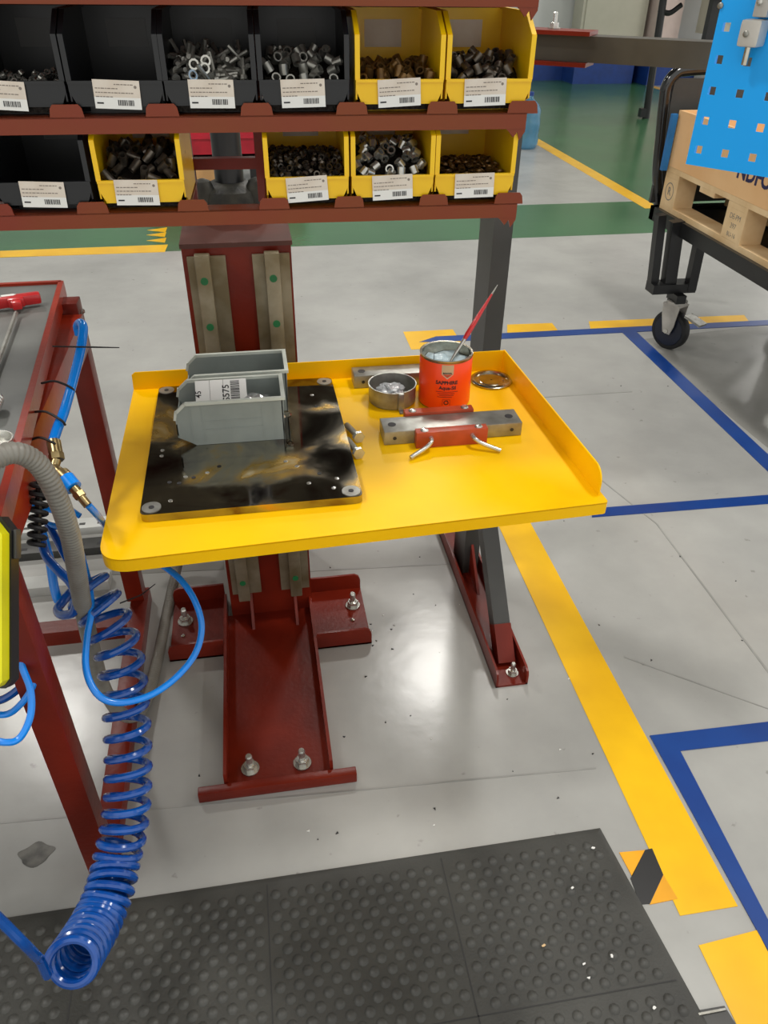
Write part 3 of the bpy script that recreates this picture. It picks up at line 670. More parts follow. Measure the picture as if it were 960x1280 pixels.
Mz = Matrix.Translation((-.088, 1.440, ZP+.083)) @ Matrix.Rotation(math.radians(38), 4, 'X')
lb = MB().box(-.052, .050, -.030, .030, 0, .0008, Mz).build('bag_label', M_PAPER2, bgx, label='white printed label')
b = MB(); rr = random.Random(3); y = -.028
while y < .026:
    wd = rr.choice((.0008, .0014, .0022)); b.box(.018, .036, y, y+wd, .0008, .0011, Mz); y += wd+rr.choice((.001, .0016))
b.box(-.0235, -.0230, -.03, .03, .0008, .0011, Mz).box(.0035, .004, -.03, .03, .0008, .0011, Mz)
b.build('barcode', M_INK, lb, kind='stuff')
for (txt, x, sz) in (('S575', .009, .019), ('45', -.046, .016)):
    b = text_bm(txt, sz, .0002); b.bm.transform(Mz @ Matrix.Translation((x, 0, .0009)) @ Matrix.Rotation(PI/2, 4, 'Z')); b.build('lettering', M_INK, lb)
b = MB()
for k in range(5):
    cx_, cy_ = -.02+.012*k, 1.42+.006*(k % 3)
    b.lathe([(.003, 0), (.0055, .004), (.0055, .014), (.003, .018)], 8, Matrix.Translation((cx_+.005, cy_, ZP+.030)) @ Matrix.Rotation(1.2, 4, (1, .4*k, 0)))
b.build('bag_contents', M_TIN, bgx)

# ------------------------------------------------------------------ tin with brush
tc_ = Vector((.400, 1.535)); TR = .0575; TH = .118
tn = thing('grease_tin', 'orange red open tin of pale grease standing on the yellow table', 'tin', (tc_.x, tc_.y, TZ))
MT = Matrix.Translation((tc_.x, tc_.y, TZ))
MB().lathe([(TR-.002, 0), (TR, .002), (TR, TH-.003), (TR+.0015, TH-.001), (TR+.0015, TH+.0015), (TR-.004, TH+.001), (TR-.004, TH-.006), (TR-.003, TH-.006), (TR-.003, .004)], 48, MT).build('can_body', M_TIN, tn)
MB().lathe([(TR+.0004, .0045), (TR+.0007, .005), (TR+.0007, TH-.005), (TR+.0004, TH-.0045)], 48, MT, cap=False).build('can_wrap', M_ORANGE, tn, label='orange red printed wrap')
b = MB(); vs = []; fs = []; NR, NA = 12, 40
for j in range(NR+1):
    for k in range(NA):
        r = (TR-.004)*j/NR; a = 2*PI*k/NA; x, y = r*math.cos(a), r*math.sin(a)
        vs.append((x, y, TH-.022+.008*noise.noise(Vector((x*45, y*45, 2)))+.004*noise.noise(Vector((x*130, y*130, 5)))))
for j in range(NR):
    for k in range(NA): fs.append((j*NA+k, j*NA+(k+1) % NA, (j+1)*NA+(k+1) % NA, (j+1)*NA+k))
b._add(vs, fs, MT); b.build('grease', M_GREASE, tn, ang=80, label='pale blue white grease')
def wrapped(bm_mb, ang0, zc, R, name, m, parent):
    for v in bm_mb.bm.verts:
        a = ang0+v.co.x/R; rr_ = R+.0002+v.co.z
        v.co = Vector((tc_.x+rr_*math.cos(a), tc_.y+rr_*math.sin(a), TZ+zc+v.co.y))
    return bm_mb.build(name, m, parent)
fa = math.atan2(-tc_.y, -tc_.x)+.02     # angle of the side seen from in front
RW = TR+.0007
t_ = text_bm('SAPPHIRE', .0115, .0004); wrapped(t_, fa+.06, .070, RW, 'lettering', M_INK, tn)
t_ = text_bm('Aqua-Sil', .0115, .0003); wrapped(t_, fa+.10, .0575, RW, 'lettering', M_INK, tn)
def strip(x0, x1, y0, y1, n=10, z=.0002):
    b = MB()
    for i in range(n):
        a = x0+(x1-x0)*i/n; c = x0+(x1-x0)*(i+1)/n; b.box(a, c, y0, y1, 0, z)
    return b
for (x0, x1, z) in ((-.024, .025, .048), (-.02, .018, .0435), (-.016, .016, .0395), (-.02, .012, .0355)):
    wrapped(strip(x0, x1, 0, .0009), fa+.08, z, RW, 'printed_line', M_INK, tn)
b = strip(-.013, .013, .002, .024, 8); b.prism([(-.013, .002), (-.0065, -.0035), (0, -.009), (.0065, -.0035), (.013, .002)], 0, .0002, 'z'); sh = wrapped(b, fa+.07, .088, RW, 'shield', M_CREAM, tn)
b = MB().prism([(-.009, .001), (-.0045, -.0025), (0, -.0055), (.0045, -.0025), (.009, .001)], .0002, .0004, 'z'); wrapped(b, fa+.07, .088, RW, 'shield_point', M_REDOX, tn)
t_ = text_bm('ROCOL', .0058, .0003); wrapped(t_, fa+.07, .0925, RW+.0003, 'lettering', M_INK, tn)
b = MB()
for k in range(24):
    a0 = 2*PI*k/24; a1 = 2*PI*(k+1)/24
    b._add([(r*math.cos(a), r*math.sin(a), z) for z in (0, .0002) for r in (.0035, .0055) for a in (a0, a1)], [(0, 1, 3, 2), (4, 6, 7, 5), (0, 2, 6, 4), (1, 5, 7, 3), (2, 3, 7, 6), (0, 4, 5, 1)])
wrapped(b, fa+.08, .0225, RW, 'round_symbol', M_INK, tn)
wrapped(strip(-.0085, .0085, .007, .0075, 4).box(-.0085, -.008, -.0075, .0075, 0, .0002).box(.008, .0085, -.0075, .0075, 0, .0002), fa+.08, .0225, RW, 'symbol_frame', M_INK, tn)
# brush
bp0 = Vector((tc_.x+.008, tc_.y-.008, TZ+TH-.022)); bp1 = py(622, 356, 1.60)
br = thing('paint_brush', 'slim red handled brush standing in the orange tin', 'brush', bp0)
dd = bp1-bp0
def bpt(t): return bp0+dd*t
MB().tube([bpt(.0), bpt(.14), bpt(.30)], [.0028, .0042, .0042], 12).build('ferrule', M_CHROME, br)
MB().tube([bpt(.30), bpt(.36), bpt(.5), bpt(.7), bpt(.88)], [.0045, .0058, .0055, .004, .0022], 12).build('handle', M_REDH, br)
MB().tube([bpt(.88), bpt(.95), bpt(1)], [.0022, .0015, .0006], 10).build('tip', M_STEEL, br)
sp_ = py(541, 440, tc_.y-.0)
MB().tube([(tc_.x-.028, tc_.y+.0, TZ+TH-.024), (tc_.x-.0275, tc_.y, TZ+TH+.0)], [.0009, .0004], 6).build('grease_spike', M_INK, tn)

# lid
lp = pz(614, 476, TZ); ld_ = thing('tin_lid', 'round press-in tin lid lying on the yellow table right of the orange tin', 'lid', (lp.x, lp.y, TZ))
MB().lathe([(.048, .0), (.05, .001), (.05, .004), (.047, .006), (.042, .006), (.041, .0015), (.030, .0015), (.028, .003), (.002, .003), (.002, .0022), (.03, .0008)], 40, Matrix.Translation((lp.x, lp.y, TZ+.0002))).build('lid_body', M_TIN, ld_)
# steel cup
cp = pz(490, 500, TZ); cp = Vector((cp.x, cp.y, TZ))
cu_ = thing('steel_cup', 'small round steel cup with crumpled film left of the orange tin', 'cup', cp)
MC = Matrix.Translation(cp)
MB().lathe([(.050, 0), (.053, .003), (.0535, .040), (.0548, .041), (.0548, .043), (.052, .043), (.0515, .006), (.02, .005)], 40, MC).build('cup_body', M_STEEL, cu_)
MB().box(cp.x+.004, cp.x+.017, cp.y-.060, cp.y-.052, TZ+.003, TZ+.043, bev=.002).build('clip', M_STEEL, cu_)
MB().box(cp.x+.006, cp.x+.015, cp.y-.072, cp.y-.050, TZ+.0005, TZ+.003).build('tongue', M_STEEL, cu_)
fm = thing('crumpled_film', 'crumpled clear film lying inside the small steel cup', 'film', (cp.x, cp.y, TZ+.007))
b = MB(); bmesh.ops.create_icosphere(b.bm, subdivisions=4, radius=1)
for v in b.bm.verts:
    p = v.co; k = 1+.4*noise.noise(p*2.2)+.25*abs(noise.noise(p*5))
    v.co = Vector((cp.x-.004+p.x*k*.028, cp.y+p.y*k*.027, TZ+.024+p.z*k*.013))
b.build('film', mat('white_film', (224, 228, 230), .2, rgb2=(190, 196, 200), scale=80, coat=.6, trans=.35), fm, ang=22)

# rear steel block
def block(name, label, x0, x1, y0, y1, h, rot=0., grp=None):
    t = thing(name, label, 'bar', ((x0+x1)/2, (y0+y1)/2, TZ), rot)
    l = x1-x0; w_ = y1-y0
    MB().box(-l/2, l/2, -w_/2, w_/2, .0003, h, bev=.002).build('bar_body', M_STEEL, t, raw=True)
    for sx in (-1, 1):
        MB().lathe([(.0085, 0), (.0085, .0006)], 18, Matrix.Translation((sx*(l/2-.021), 0, h))).build('bolt_hole', M_INK, t, raw=True)
        MB().lathe([(.004, 0), (.004, .0006)], 12, Matrix.Translation((sx*(l/2-.022), -w_/2, h*.5)) @ Matrix.Rotation(PI/2, 4, 'X')).build('side_hole', M_INK, t, raw=True)
    return t
block('drilled_bar', 'rear drilled steel bar behind the steel cup along the table back edge', .205, .470, 1.618, 1.668, .032, -.01)
block('drilled_bar', 'front drilled steel bar gripped by the orange red clamp', .232, .526, 1.352, 1.414, .031, 0.)
cl = thing('pin_clamp', 'orange red clamp plates with two bent pins around the front steel bar', 'clamp', (.37, 1.38, TZ))
for (y0, y1) in ((1.330, 1.3505), (1.4155, 1.437)):
    pltx = (.295, .445) if y0 < 1.4 else (.287, .437)
    f = MB().box(pltx[0], pltx[1], y0, y1, TZ+.0003, TZ+.036, bev=.001).build('clamp_plate', M_REDOX, cl)
    for x in (pltx[0]+.018, pltx[1]-.018): MB().lathe([(.0085, 0), (.0085, .001), (.006, .0035), (.0, .0042)], 16, Matrix.Translation((x, (y0+y1)/2, TZ+.036))).build('screw_head', M_CHROME, f)
for (x0, sg) in ((.325, -1), (.412, 1)):
    MB().tube(catmull([(x0, 1.333, TZ+.023), (x0, 1.322, TZ+.023), (x0+sg*.004, 1.314, TZ+.021), (x0+sg*.016, 1.306, TZ+.015), (x0+sg*.05, 1.288, TZ+.006)], 6), .0045, 12).build('bent_pin', M_CHROME, cl)
# two bolts
for k, ((x0, y0), (x1, y1)) in enumerate((((433, 531), (447, 545)), ((434, 549), (447, 565)))):
    a = pz(x0, y0, TZ+.009); c = pz(x1, y1, TZ+.012); d_ = (c-a).normalized()
    t = thing('hex_bolt', ['zinc hex bolt beside the plate, farther back of the two', 'zinc hex bolt beside the plate, nearer of the two'][k], 'bolt', a, group='hex bolts beside the plate')
    M = Matrix.Translation(a) @ d_.to_track_quat('Z', 'Y').to_matrix().to_4x4(); ln = (c-a).length
    MB().lathe([(.0052, 0), (.0065, .002), (.0065, ln)], 14, M).build('shank', M_STEEL, t)
    hexb(MB(), (0, 0), .0125, .009, M, ln).build('head', M_CHROME, t)
# ------------------------------------------------------------------ work bench at the left
BZ = .98
bn = thing('side_bench', 'red steel side bench with a grey rubber top at the left edge', 'bench', (-.7, 1.4, 0))
TR_ = Vector((-.457, 1.903)); BR = Vector((-.378, .925)); TL_ = Vector((-1.05, 1.898)); BL = Vector((-1.0, .925))
MB().prism([tuple(v) for v in (TR_+Vector((-.006, -.006)), BR+Vector((-.006, .006)), BL, TL_)], BZ-.02, BZ-.006, 'z').build('bench_top', M_SLAB, bn, label='worn grey rubber bench top')
def edge(p, q, name='edge_lip'):
    MB().bar((p.x, p.y, BZ-.018), (q.x, q.y, BZ-.018), .036, .012, (0, 0, 1)).build(name, M_BENCH, bn)
edge(TR_, BR); edge(TL_, TR_); edge(BR, BL)
for (x, y) in ((-.42, .965), (-.435, 1.825), (-1.0, .965), (-1.0, 1.825)):
    MB().box(x-.025, x+.025, y-.025, y+.025, .05, BZ-.02, bev=.003).build('leg', M_RED, bn)
for x in (-.425, -1.0): MB().box(x-.025, x+.025, .935, 1.86, 0, .05, bev=.002).build('bottom_rail', M_RED, bn)
MB().box(-.975, -.45, 1.70, 1.75, .0, .05).build('cross_rail', M_RED, bn)
MB().box(-.975, -.45, .95, .99, .86, .93).build('front_apron', M_BENCH, bn)
MB().box(-.45, -.402, .99, 1.80, .855, .935, bev=.002).build('side_apron', M_BENCH, bn)
MB().lathe([(.006, 0), (.006, .003), (.003, .006)], 12, Matrix.Translation((-.408, 1.83, .93)) @ Matrix.Rotation(PI/2, 4, 'Y')).build('screw', M_CHROME, bn)
# T-handle key
h0 = pz(-36, 383, BZ+.012); h1 = pz(46, 372, BZ+.012); th = thing('t_handle_key', 'red T-handle hex key lying on the side bench', 'hex key', (h0.x, h0.y, BZ))
d = (h1-h0).normalized(); MH = Matrix((d, Vector((-d.y, d.x, 0)), Vector((0, 0, 1)))).transposed().to_4x4(); MH.translation = h0; Lh = (h1-h0).length
b = MB(); b.box(-.01, Lh+.008, -.0125, .0125, -.0115, .012, MH, bev=.006).box(Lh*.55, Lh*.80, -.022, -.008, -.0105, .011, MH, bev=.005).box(Lh*.60, Lh*.75, -.038, -.018, -.009, .009, MH, bev=.004)
b.build('grip', M_REDH, th)
MB().prism([(Lh*.0, -.002), (Lh*.66, -.002), (Lh*.70, .003), (Lh*.66, .009), (0, .009)], .0118, .0125, 'z', MH).build('name_plate', M_PAPER2, th, label='white oval name strip')
t_ = text_bm('BERNER', .0085, .0004); t_.bm.transform(MH @ Matrix.Translation((Lh*.36, .0035, .0127))); t_.build('lettering', M_INK, th)
s0 = pz(20, 391, BZ+.006); s1 = pz(-14, 486, BZ+.002); MB().cyl(s0, s1, .0045, n=6).build('hex_shaft', M_STEEL, th)
q0 = pz(4, 478, BZ+.012); q1 = pz(-10, 512, BZ+.012)
sk = thing('socket', 'small knurled chrome socket lying on the side bench below the red key', 'socket', (q0.x, q0.y, BZ))
b = MB(); M = Matrix.Translation(q1) @ (q0-q1).to_track_quat('Z', 'Y').to_matrix().to_4x4(); pr = []
for k in range(9): pr += [(.0125 if k % 2 else .0108, k*.005), (.0125 if k % 2 else .0108, k*.005+.004)]
b.lathe(pr+[(.007, .046)], 20, M); b.build('socket_body', M_CHROME, sk)
rp_ = pz(-6, 553, BZ+.0); rg = thing('shallow_dish', 'round chrome dish of small screws at the edge of the side bench', 'dish', (rp_.x, rp_.y, BZ-.006))
MB().lathe([(.022, 0), (.026, .012), (.028, .012), (.024, -.0)], 28, Matrix.Translation((rp_.x, rp_.y, BZ-.0055)), cap=False).lathe([(.023, 0), (.023, .001)], 28, Matrix.Translation((rp_.x, rp_.y, BZ-.0055))).build('dish_body', M_CHROME, rg)

# ------------------------------------------------------------------ hoses at the bench
def path(pts, k=8): return catmull([pd(*p) for p in pts], k)
hs = thing('air_hose', 'thick bright blue air hose strapped along the side bench with black ties', 'hose', pd(90, 480, 1.45))
MB().tube(path([(99, 418, 1.50), (97, 408, 1.49), (101, 404, 1.475), (104, 412, 1.46), (100, 440, 1.44), (90, 480, 1.39), (80, 515, 1.34), (72, 535, 1.32), (66, 553, 1.30)]), .0088, 14).build('hose', M_HOSE, hs)
for (x0, y0, d0, x1, y1, d1) in ((88, 484, 1.37, 52, 479, 1.40), (76, 525, 1.31, 42, 515, 1.34), (66, 553, 1.28, 36, 551, 1.31)):
    a = pd(x0, y0, d0); c = pd(x1, y1, d1); m_ = (a+c)/2+Vector((0, 0, .008))
    MB().tube(catmull([c, m_, a, a+Vector((.004, .004, -.012))], 5), .0022, 6).build('cable_tie', M_RUB, hs)
t = MB().tube([pd(66, 433, 1.45), pd(120, 434, 1.42), pd(149, 434.5, 1.40)], [.0016, .0016, .001], 6).build('cable_tie', M_RUB, hs)
MB().tube([pd(150, 754, 1.62), pd(176, 744, 1.62), pd(194, 730, 1.61)], [.0016, .0016, .001], 6).build('tie_tail', M_RUB, bn)
fz = thing('hose_coupling', 'brass and blue air coupling below the thick blue hose', 'coupling', pd(80, 590, 1.28))
MB().cyl(pd(67, 552, 1.295), pd(70, 568, 1.285), .0115, n=14).build('collar', M_BRASS, fz)
hexb(MB(), (0, 0), .0125, .012, Matrix.Translation(pd(70, 567, 1.285)) @ (pd(72, 580, 1.28)-pd(70, 567, 1.285)).to_track_quat('Z', 'Y').to_matrix().to_4x4()).build('hex_nut', M_BRASS, fz)
MB().tube(path([(70, 575, 1.28), (68, 584, 1.275), (74, 590, 1.27), (80, 597, 1.27)]), .0085, 12).build('elbow', M_BRASS, fz)
MB().cyl(pd(77, 593, 1.27), pd(83, 599, 1.265), .0135, n=16).build('brass_ring', M_BRASS, fz)
MB().cyl(pd(82, 598, 1.265), pd(92, 610, 1.26), .0142, n=18).build('blue_sleeve', M_HOSE, fz, label='blue coupling sleeve')
MB().cyl(pd(92, 610, 1.26), pd(99, 618, 1.26), .0085, n=14).build('nipple', M_BRASS, fz)
hexb(MB(), (0, 0), .0105, .009, Matrix.Translation(pd(97, 616, 1.26)) @ (pd(104, 625, 1.26)-pd(97, 616, 1.26)).to_track_quat('Z', 'Y').to_matrix().to_4x4()).build('hex_nut', M_BRASS, fz)
MB().cyl(pd(101, 621, 1.26), pd(110, 632, 1.26), .0072, n=14).build('ferrule', M_BRASS, fz)
lh = thing('air_line', 'thin bright blue air line looping from under the yellow table beside the coil', 'hose', pd(200, 850, 1.5))
MB().tube(path([(110, 631, 1.26), (121, 643, 1.30), (134, 658, 1.42), (165, 680, 1.49), (198, 703, 1.48), (225, 724, 1.46), (243, 750, 1.45), (252, 782, 1.44), (245, 815, 1.42), (222, 845, 1.39), (190, 868, 1.36), (155, 878, 1.34), (130, 874, 1.33), (114, 856, 1.33), (107, 830, 1.34), (109, 795, 1.36), (114, 765, 1.38), (112, 735, 1.40), (105, 705, 1.42), (99, 685, 1.44), (88, 665, 1.47), (60, 655, 1.5)], 10), .0062, 12).build('hose', M_HOSE, lh)
l2 = thing('air_line', 'blue air lines drooping in loops below the yellow pendant at the left edge', 'hose', pd(20, 890, 1.3))
MB().tube(path([(22, 790, 1.24), (27, 830, 1.23), (38, 862, 1.22), (38, 895, 1.21), (25, 922, 1.20), (6, 928, 1.19), (-25, 920, 1.18)]), .0056, 10).build('hose', M_HOSE, l2)
MB().tube(path([(-20, 890, 1.27), (8, 893, 1.27), (28, 878, 1.26), (42, 855, 1.26), (45, 832, 1.27), (36, 812, 1.28), (20, 800, 1.28)]), .0056, 10).build('hose', M_HOSE, l2)
MB().tube(path([(-20, 880, 1.30), (4, 874, 1.29), (24, 860, 1.29), (37, 840, 1.30), (38, 818, 1.31), (25, 800, 1.31)]), .0066, 10).build('hose', M_COIL, l2)
l3 = thing('air_line', 'dark blue hose loop between the bench leg and the grey conduit', 'hose', pd(90, 720, 1.4))
MB().tube(path([(50, 670, 1.42), (58, 695, 1.40), (72, 712, 1.38), (88, 728, 1.37), (96, 748, 1.37), (92, 765, 1.38), (78, 769, 1.40), (72, 762, 1.43), (80, 750, 1.45), (88, 740, 1.47)]), .0085, 12).build('hose', M_COIL, l3)
MB().tube(path([(52, 664, 1.46), (62, 700, 1.46), (68, 735, 1.46), (75, 752, 1.47), (90, 742, 1.5)]), .0085, 12).build('hose', M_HOSE, l3)
MB().tube(path([(40, 630, 1.5), (66, 638, 1.5), (82, 635, 1.5), (100, 645, 1.5)]), .006, 10).build('hose', M_HOSE, l3)
# black spiral wrap
sw = thing('spiral_wrap', 'black spiral cable wrap hanging beside the grey conduit', 'cable wrap', pd(46, 650, 1.30))
p0 = pd(50, 600, 1.28); p1 = pd(46, 682, 1.30); pts = []
for i in range(150):
    t = i/149; a = t*2*PI*8; c = p0.lerp(p1, t); pts.append(c+RT*math.cos(a)*.0125+FW*math.sin(a)*.0125)
MB().tube(pts, .0042, 7).build('wrap', M_RUB, sw)
MB().tube([p0, p1], .006, 8).build('cable', M_BLACK, sw)
# grey corrugated conduit
gc = thing('grey_conduit', 'grey corrugated conduit arching over the bench corner and down to the floor', 'conduit', pd(70, 620, 1.1))
cpts = path([(-70, 640, 1.0), (-30, 590, 1.02), (0, 570, 1.04), (25, 567, 1.06), (50, 583, 1.09), (72, 622, 1.13), (88, 670, 1.20), (97, 720, 1.29), (105, 765, 1.40), (115, 810, 1.55), (128, 855, 1.72), (147, 888, 1.86), (168, 895, 1.93), (184, 872, 2.02), (198, 820, 2.15), (208, 770, 2.30), (220, 715, 2.42), (226, 690, 2.44), (228, 650, 2.44)], 26)
# resample evenly, ribbed radius
seg = [(cpts[i+1]-cpts[i]).length for i in range(len(cpts)-1)]; tot = sum(seg); step = .0017; outp = []; rad = []; acc = 0; i = 0; s = 0
n_ = int(tot/step)
for k in range(n_):
    target = k*step
    while i < len(seg)-1 and acc+seg[i] < target: acc += seg[i]; i += 1
    outp.append(cpts[i].lerp(cpts[i+1], min(1, (target-acc)/max(seg[i], 1e-6)))); rad.append(.0158 if (k//2) % 2 else .0146)
MB().tube(outp, rad, 14).build('conduit', M_GHOSE, gc, ang=60)

# blue coil hose
ck = [((108, 735), 1.42, 0, .040), ((128, 765), 1.42, 1.4, .040), ((147, 810), 1.43, 3.3, .038), ((156, 870), 1.44, 5.6, .037), ((160, 940), 1.44, 8.2, .037), ((159, 1000), 1.43, 10.7, .037), ((154, 1040), 1.42, 12.6, .037), ((146, 1075), 1.41, 14.6, .037), ((138, 1110), 1.38, 17, .037), ((122, 1150), 1.34, 20.2, .037), ((104, 1182), 1.28, 23.6, .037), ((84, 1212), 1.20, 27.2, .0365)]
cen = catmull([pd(*c[0], c[1]) for c in ck], 40); N_ = len(cen)
tw = catmull([(c[2], c[3], 0) for c in ck], 40); pts = []
nrm = Vector((1, 0, 0))
SUB = 4
for i in range(N_-1):
    t = (cen[min(i+1, N_-1)]-cen[max(i-1, 0)]).normalized(); nrm = (nrm-t*nrm.dot(t)).normalized(); bn_ = t.cross(nrm)
    for j in range(SUB):
        f = j/SUB; a = 2*PI*(tw[i].x*(1-f)+tw[i+1].x*f); c = cen[i].lerp(cen[i+1], f); R_ = tw[i].y
        pts.append(c+(nrm*math.cos(a)+bn_*math.sin(a))*R_)
while (pts[-1]-cen[-1]).dot(RT) > -.033: pts.pop()
chh = thing('coiled_hose', 'glossy dark blue coiled air hose hanging in front of the bench leg over the mat', 'hose', pd(155, 1000, 1.44))
tail = path([(50, 1200, 1.17), (44, 1194, 1.14), (30, 1180, 1.10), (8, 1158, 1.07), (-30, 1120, 1.02)], 8)
lead = path([(30, 655, 1.5), (70, 668, 1.46), (98, 695, 1.44), (118, 728, 1.43)], 8)
MB().tube(pts, .0076, 10).build('coil', M_COIL, chh)
last = pts[-1]
MB().tube(catmull([last]+tail, 5), .0074, 10).build('hose_tail', M_COIL, chh)
MB().tube(catmull([pd(60, 655, 1.5), pd(100, 722, 1.45), pts[0]], 10), .0074, 10).build('hose_lead', M_COIL, chh)

# pendant at the left edge
pn = pd(-29-11, 756, 1.02); MPn = Matrix((RT, UP, -FW)).transposed().to_4x4(); MPn.translation = pn
pen = thing('control_pendant', 'bright yellow and black handheld box hanging at the left edge of the bench', 'control box', M=MPn)
MB().prism([(-.05, -.108), (.045, -.108), (.051, -.100), (.051, .094), (.036, .113), (-.05, .113)], -.008, .012, 'z').build('front_cover', M_YTOOL, pen, raw=True)
MB().prism([(-.055, -.113), (.046, -.113), (.0535, -.104), (.0535, .098), (.039, .117), (-.055, .117)], -.03, -.008, 'z').build('back_shell', M_BLACK, pen, raw=True, label='black back shell')
MB().box(.0535, .058, .06, .10, -.028, -.012, bev=.002).build('side_clip', M_DPOST, pen, raw=True)
MB().lathe([(.003, 0), (.003, .0006)], 10, Matrix.Translation((.036, .094, .012))).build('screw', M_BLACK, pen, raw=True)
MB().tube([(0, .115, -.02), (-.01, .16, -.03), (-.06, .22, -.12)], .005, 8).build('hanging_cord', M_RUB, pen, raw=True)

# pale rails on the floor behind the bench
for k, (y, hh, m_, lab) in enumerate(((664, .03, M_LGREY, 'pale slotted metal strip on the floor behind the bench leg, farthest'), (690, .03, M_DPOST, 'dark slotted strip on the floor behind the bench leg'), (735, .035, M_LGREY, 'pale wide strip on the floor behind the bench leg, nearest'))):
    a = pz(40, y+4); c = pz(139, y-3)
    t = thing('floor_rail', lab, 'rail', ((a.x+c.x)/2, a.y, 0))
    MB().box(a.x-.4, c.x, a.y-.03, a.y+.03, 0, hh, bev=.002).build('strip', m_, t)
    if k < 2:
        b = MB()
        for q in range(5): b.box(c.x-.04-q*.06, c.x-.02-q*.06, a.y-.012, a.y+.0, hh, hh+.0008)
        b.build('slots', M_INK if k else M_DPOST, t)
paint('floor_joint_or_strip', Q((140, 708), (280, 702), (280, 712), (140, 719)), M_FPATCH, .0009)  # thin darker grey strip on the floor near the column

# ------------------------------------------------------------------ anti-fatigue mat
mt = thing('floor_mat', 'dark grey rubber anti-fatigue mat with round bumps along the bottom of the view', 'mat', (0, .6, 0))
MX0, MX1, MY0, MY1, MZ = -1.15, .664, .15, .906, .011
def mx1(y): return .662+(.906-y)*.108
b = MB()
top = [(MX0, MY0+.0), (mx1(MY0)-.012, MY0), (MX1-.012, MY1-.012), (MX0, MY1-.012)]
bot = [(MX0, MY0), (mx1(MY0)+.002, MY0), (MX1+.002, MY1+.004), (MX0, MY1+.004)]
b._add([(x, y, 0.0015) for x, y in bot]+[(x, y, .003) for x, y in bot]+[(x, y, MZ) for x, y in top],
       [(3, 2, 1, 0)]+[(i, (i+1) % 4, 4+(i+1) % 4, 4+i) for i in range(4)]+[(4+i, 4+(i+1) % 4, 8+(i+1) % 4, 8+i) for i in range(4)]+[(8, 9, 10, 11)])
b.build('mat_base', M_MAT, mt)
seams_x = [-.46, -.087, .290]; seam_y = .578
b = MB(); vsb = [(0, 0, .0042)]; dx, dy = .0362, .0228
row = 0; y = MY1-.038
while y > MY0+.02:
    x = MX0+.03+(dx/2 if row % 2 else 0)
    while x < mx1(y)-.03:
        if min(abs(x-sx) for sx in seams_x) > .013 and abs(y-seam_y) > .010:
            vs = [(x, y, MZ+.0042)]
            for (r, z) in ((.0048, .0038), (.0084, .0024), (.0112, -.0002)):
                for k in range(10): vs.append((x+r*math.cos(k*PI/5), y+r*math.sin(k*PI/5), MZ+z))
            fs = [(0, 1+k, 1+(k+1) % 10) for k in range(10)]
            for q in range(2): fs += [(1+q*10+k, 11+q*10+k, 11+q*10+(k+1) % 10, 1+q*10+(k+1) % 10) for k in range(10)]
            b._add(vs, fs)
        x += dx
    y -= dy; row += 1
b.build('bumps', M_MAT, mt, ang=80, kind='stuff', label='raised round rubber bumps')
M_SEAM = mat('mat_seam', (48, 48, 47), .7)
for sx in seams_x: MB().box(sx-.0012, sx+.0012, MY0, MY1-.014, MZ-.001, MZ+.0006).build('seam', M_SEAM, mt)
MB().box(MX0, mx1(seam_y)-.014, seam_y-.0012, seam_y+.0012, MZ-.001, MZ+.0006).build('seam', M_SEAM, mt)
for (px, pyy) in ((742, 1060), (736, 1222), (730, 1205), (765, 1195), (716, 1110), (679, 1182), (818, 1260), (90, 1206)):
    p = pz(px, pyy, MZ+.005); b = MB(); rr = random.Random(px)
    b.prism([(p.x+rr.uniform(.002, .006)*math.cos(k), p.y+rr.uniform(.001, .004)*math.sin(k)) for k in range(6)], MZ+.0045, MZ+.0062, 'z')
    o = b.build('paint_chip', M_PAPER2 if px != 679 else M_WOOD); tag(o, 'small pale fleck stuck on the dark floor mat', 'fleck', 'flecks on the mat')

# ------------------------------------------------------------------ cart with pallet and wooden box
XC = 2.02
ca = thing('platform_cart', 'black steel platform cart with casters carrying a pallet at the right', 'cart', (2.4, 3.1, 0))
MB().box(2.0, 2.9, 2.2, 2.24, .56, .625).box(2.0, 2.04, 2.2, 3.78, .56, .625).box(2.0, 2.9, 3.74, 3.78, .56, .625).box(2.86, 2.9, 2.2, 3.78, .56, .625).build('deck_frame', M_BLACK, ca)
MB().box(2.04, 2.86, 2.24, 3.74, .60, .612).build('deck_plate', M_BLACK, ca)
YL = 3.5
def bars(parent, ox=0, oy=0):
    o_ = Vector((ox, oy, 0))
    A0, A1 = py(826, 268, YL), py(816, 352, YL); B0, B1 = py(846, 276, YL-.02), py(834, 364, YL-.02); C0, C1 = py(876, 296, YL-.04), py(862, 362, YL-.04)
    b = MB(); b.bar(A0+o_, A1+o_, .04, .045); b.build('corner_post', M_BLACK, parent)
    b = MB(); b.bar(B0+o_, B1+o_, .06, .05); b.build('corner_post', M_BLACK, parent)
    b = MB(); b.bar(C0+o_, C1+o_, .045, .045); b.build('corner_post', M_BLACK, parent)
    b = MB(); b.box(A1.x-.02+ox, C1.x+.022+ox, YL-.06+oy, YL+.025+oy, A1.z-.045, A1.z-.0); b.build('corner_shoe', M_BLACK, parent)
    return A1.z-.045, (A1.x+B1.x)/2+.03
zsh, xsh = bars(ca)
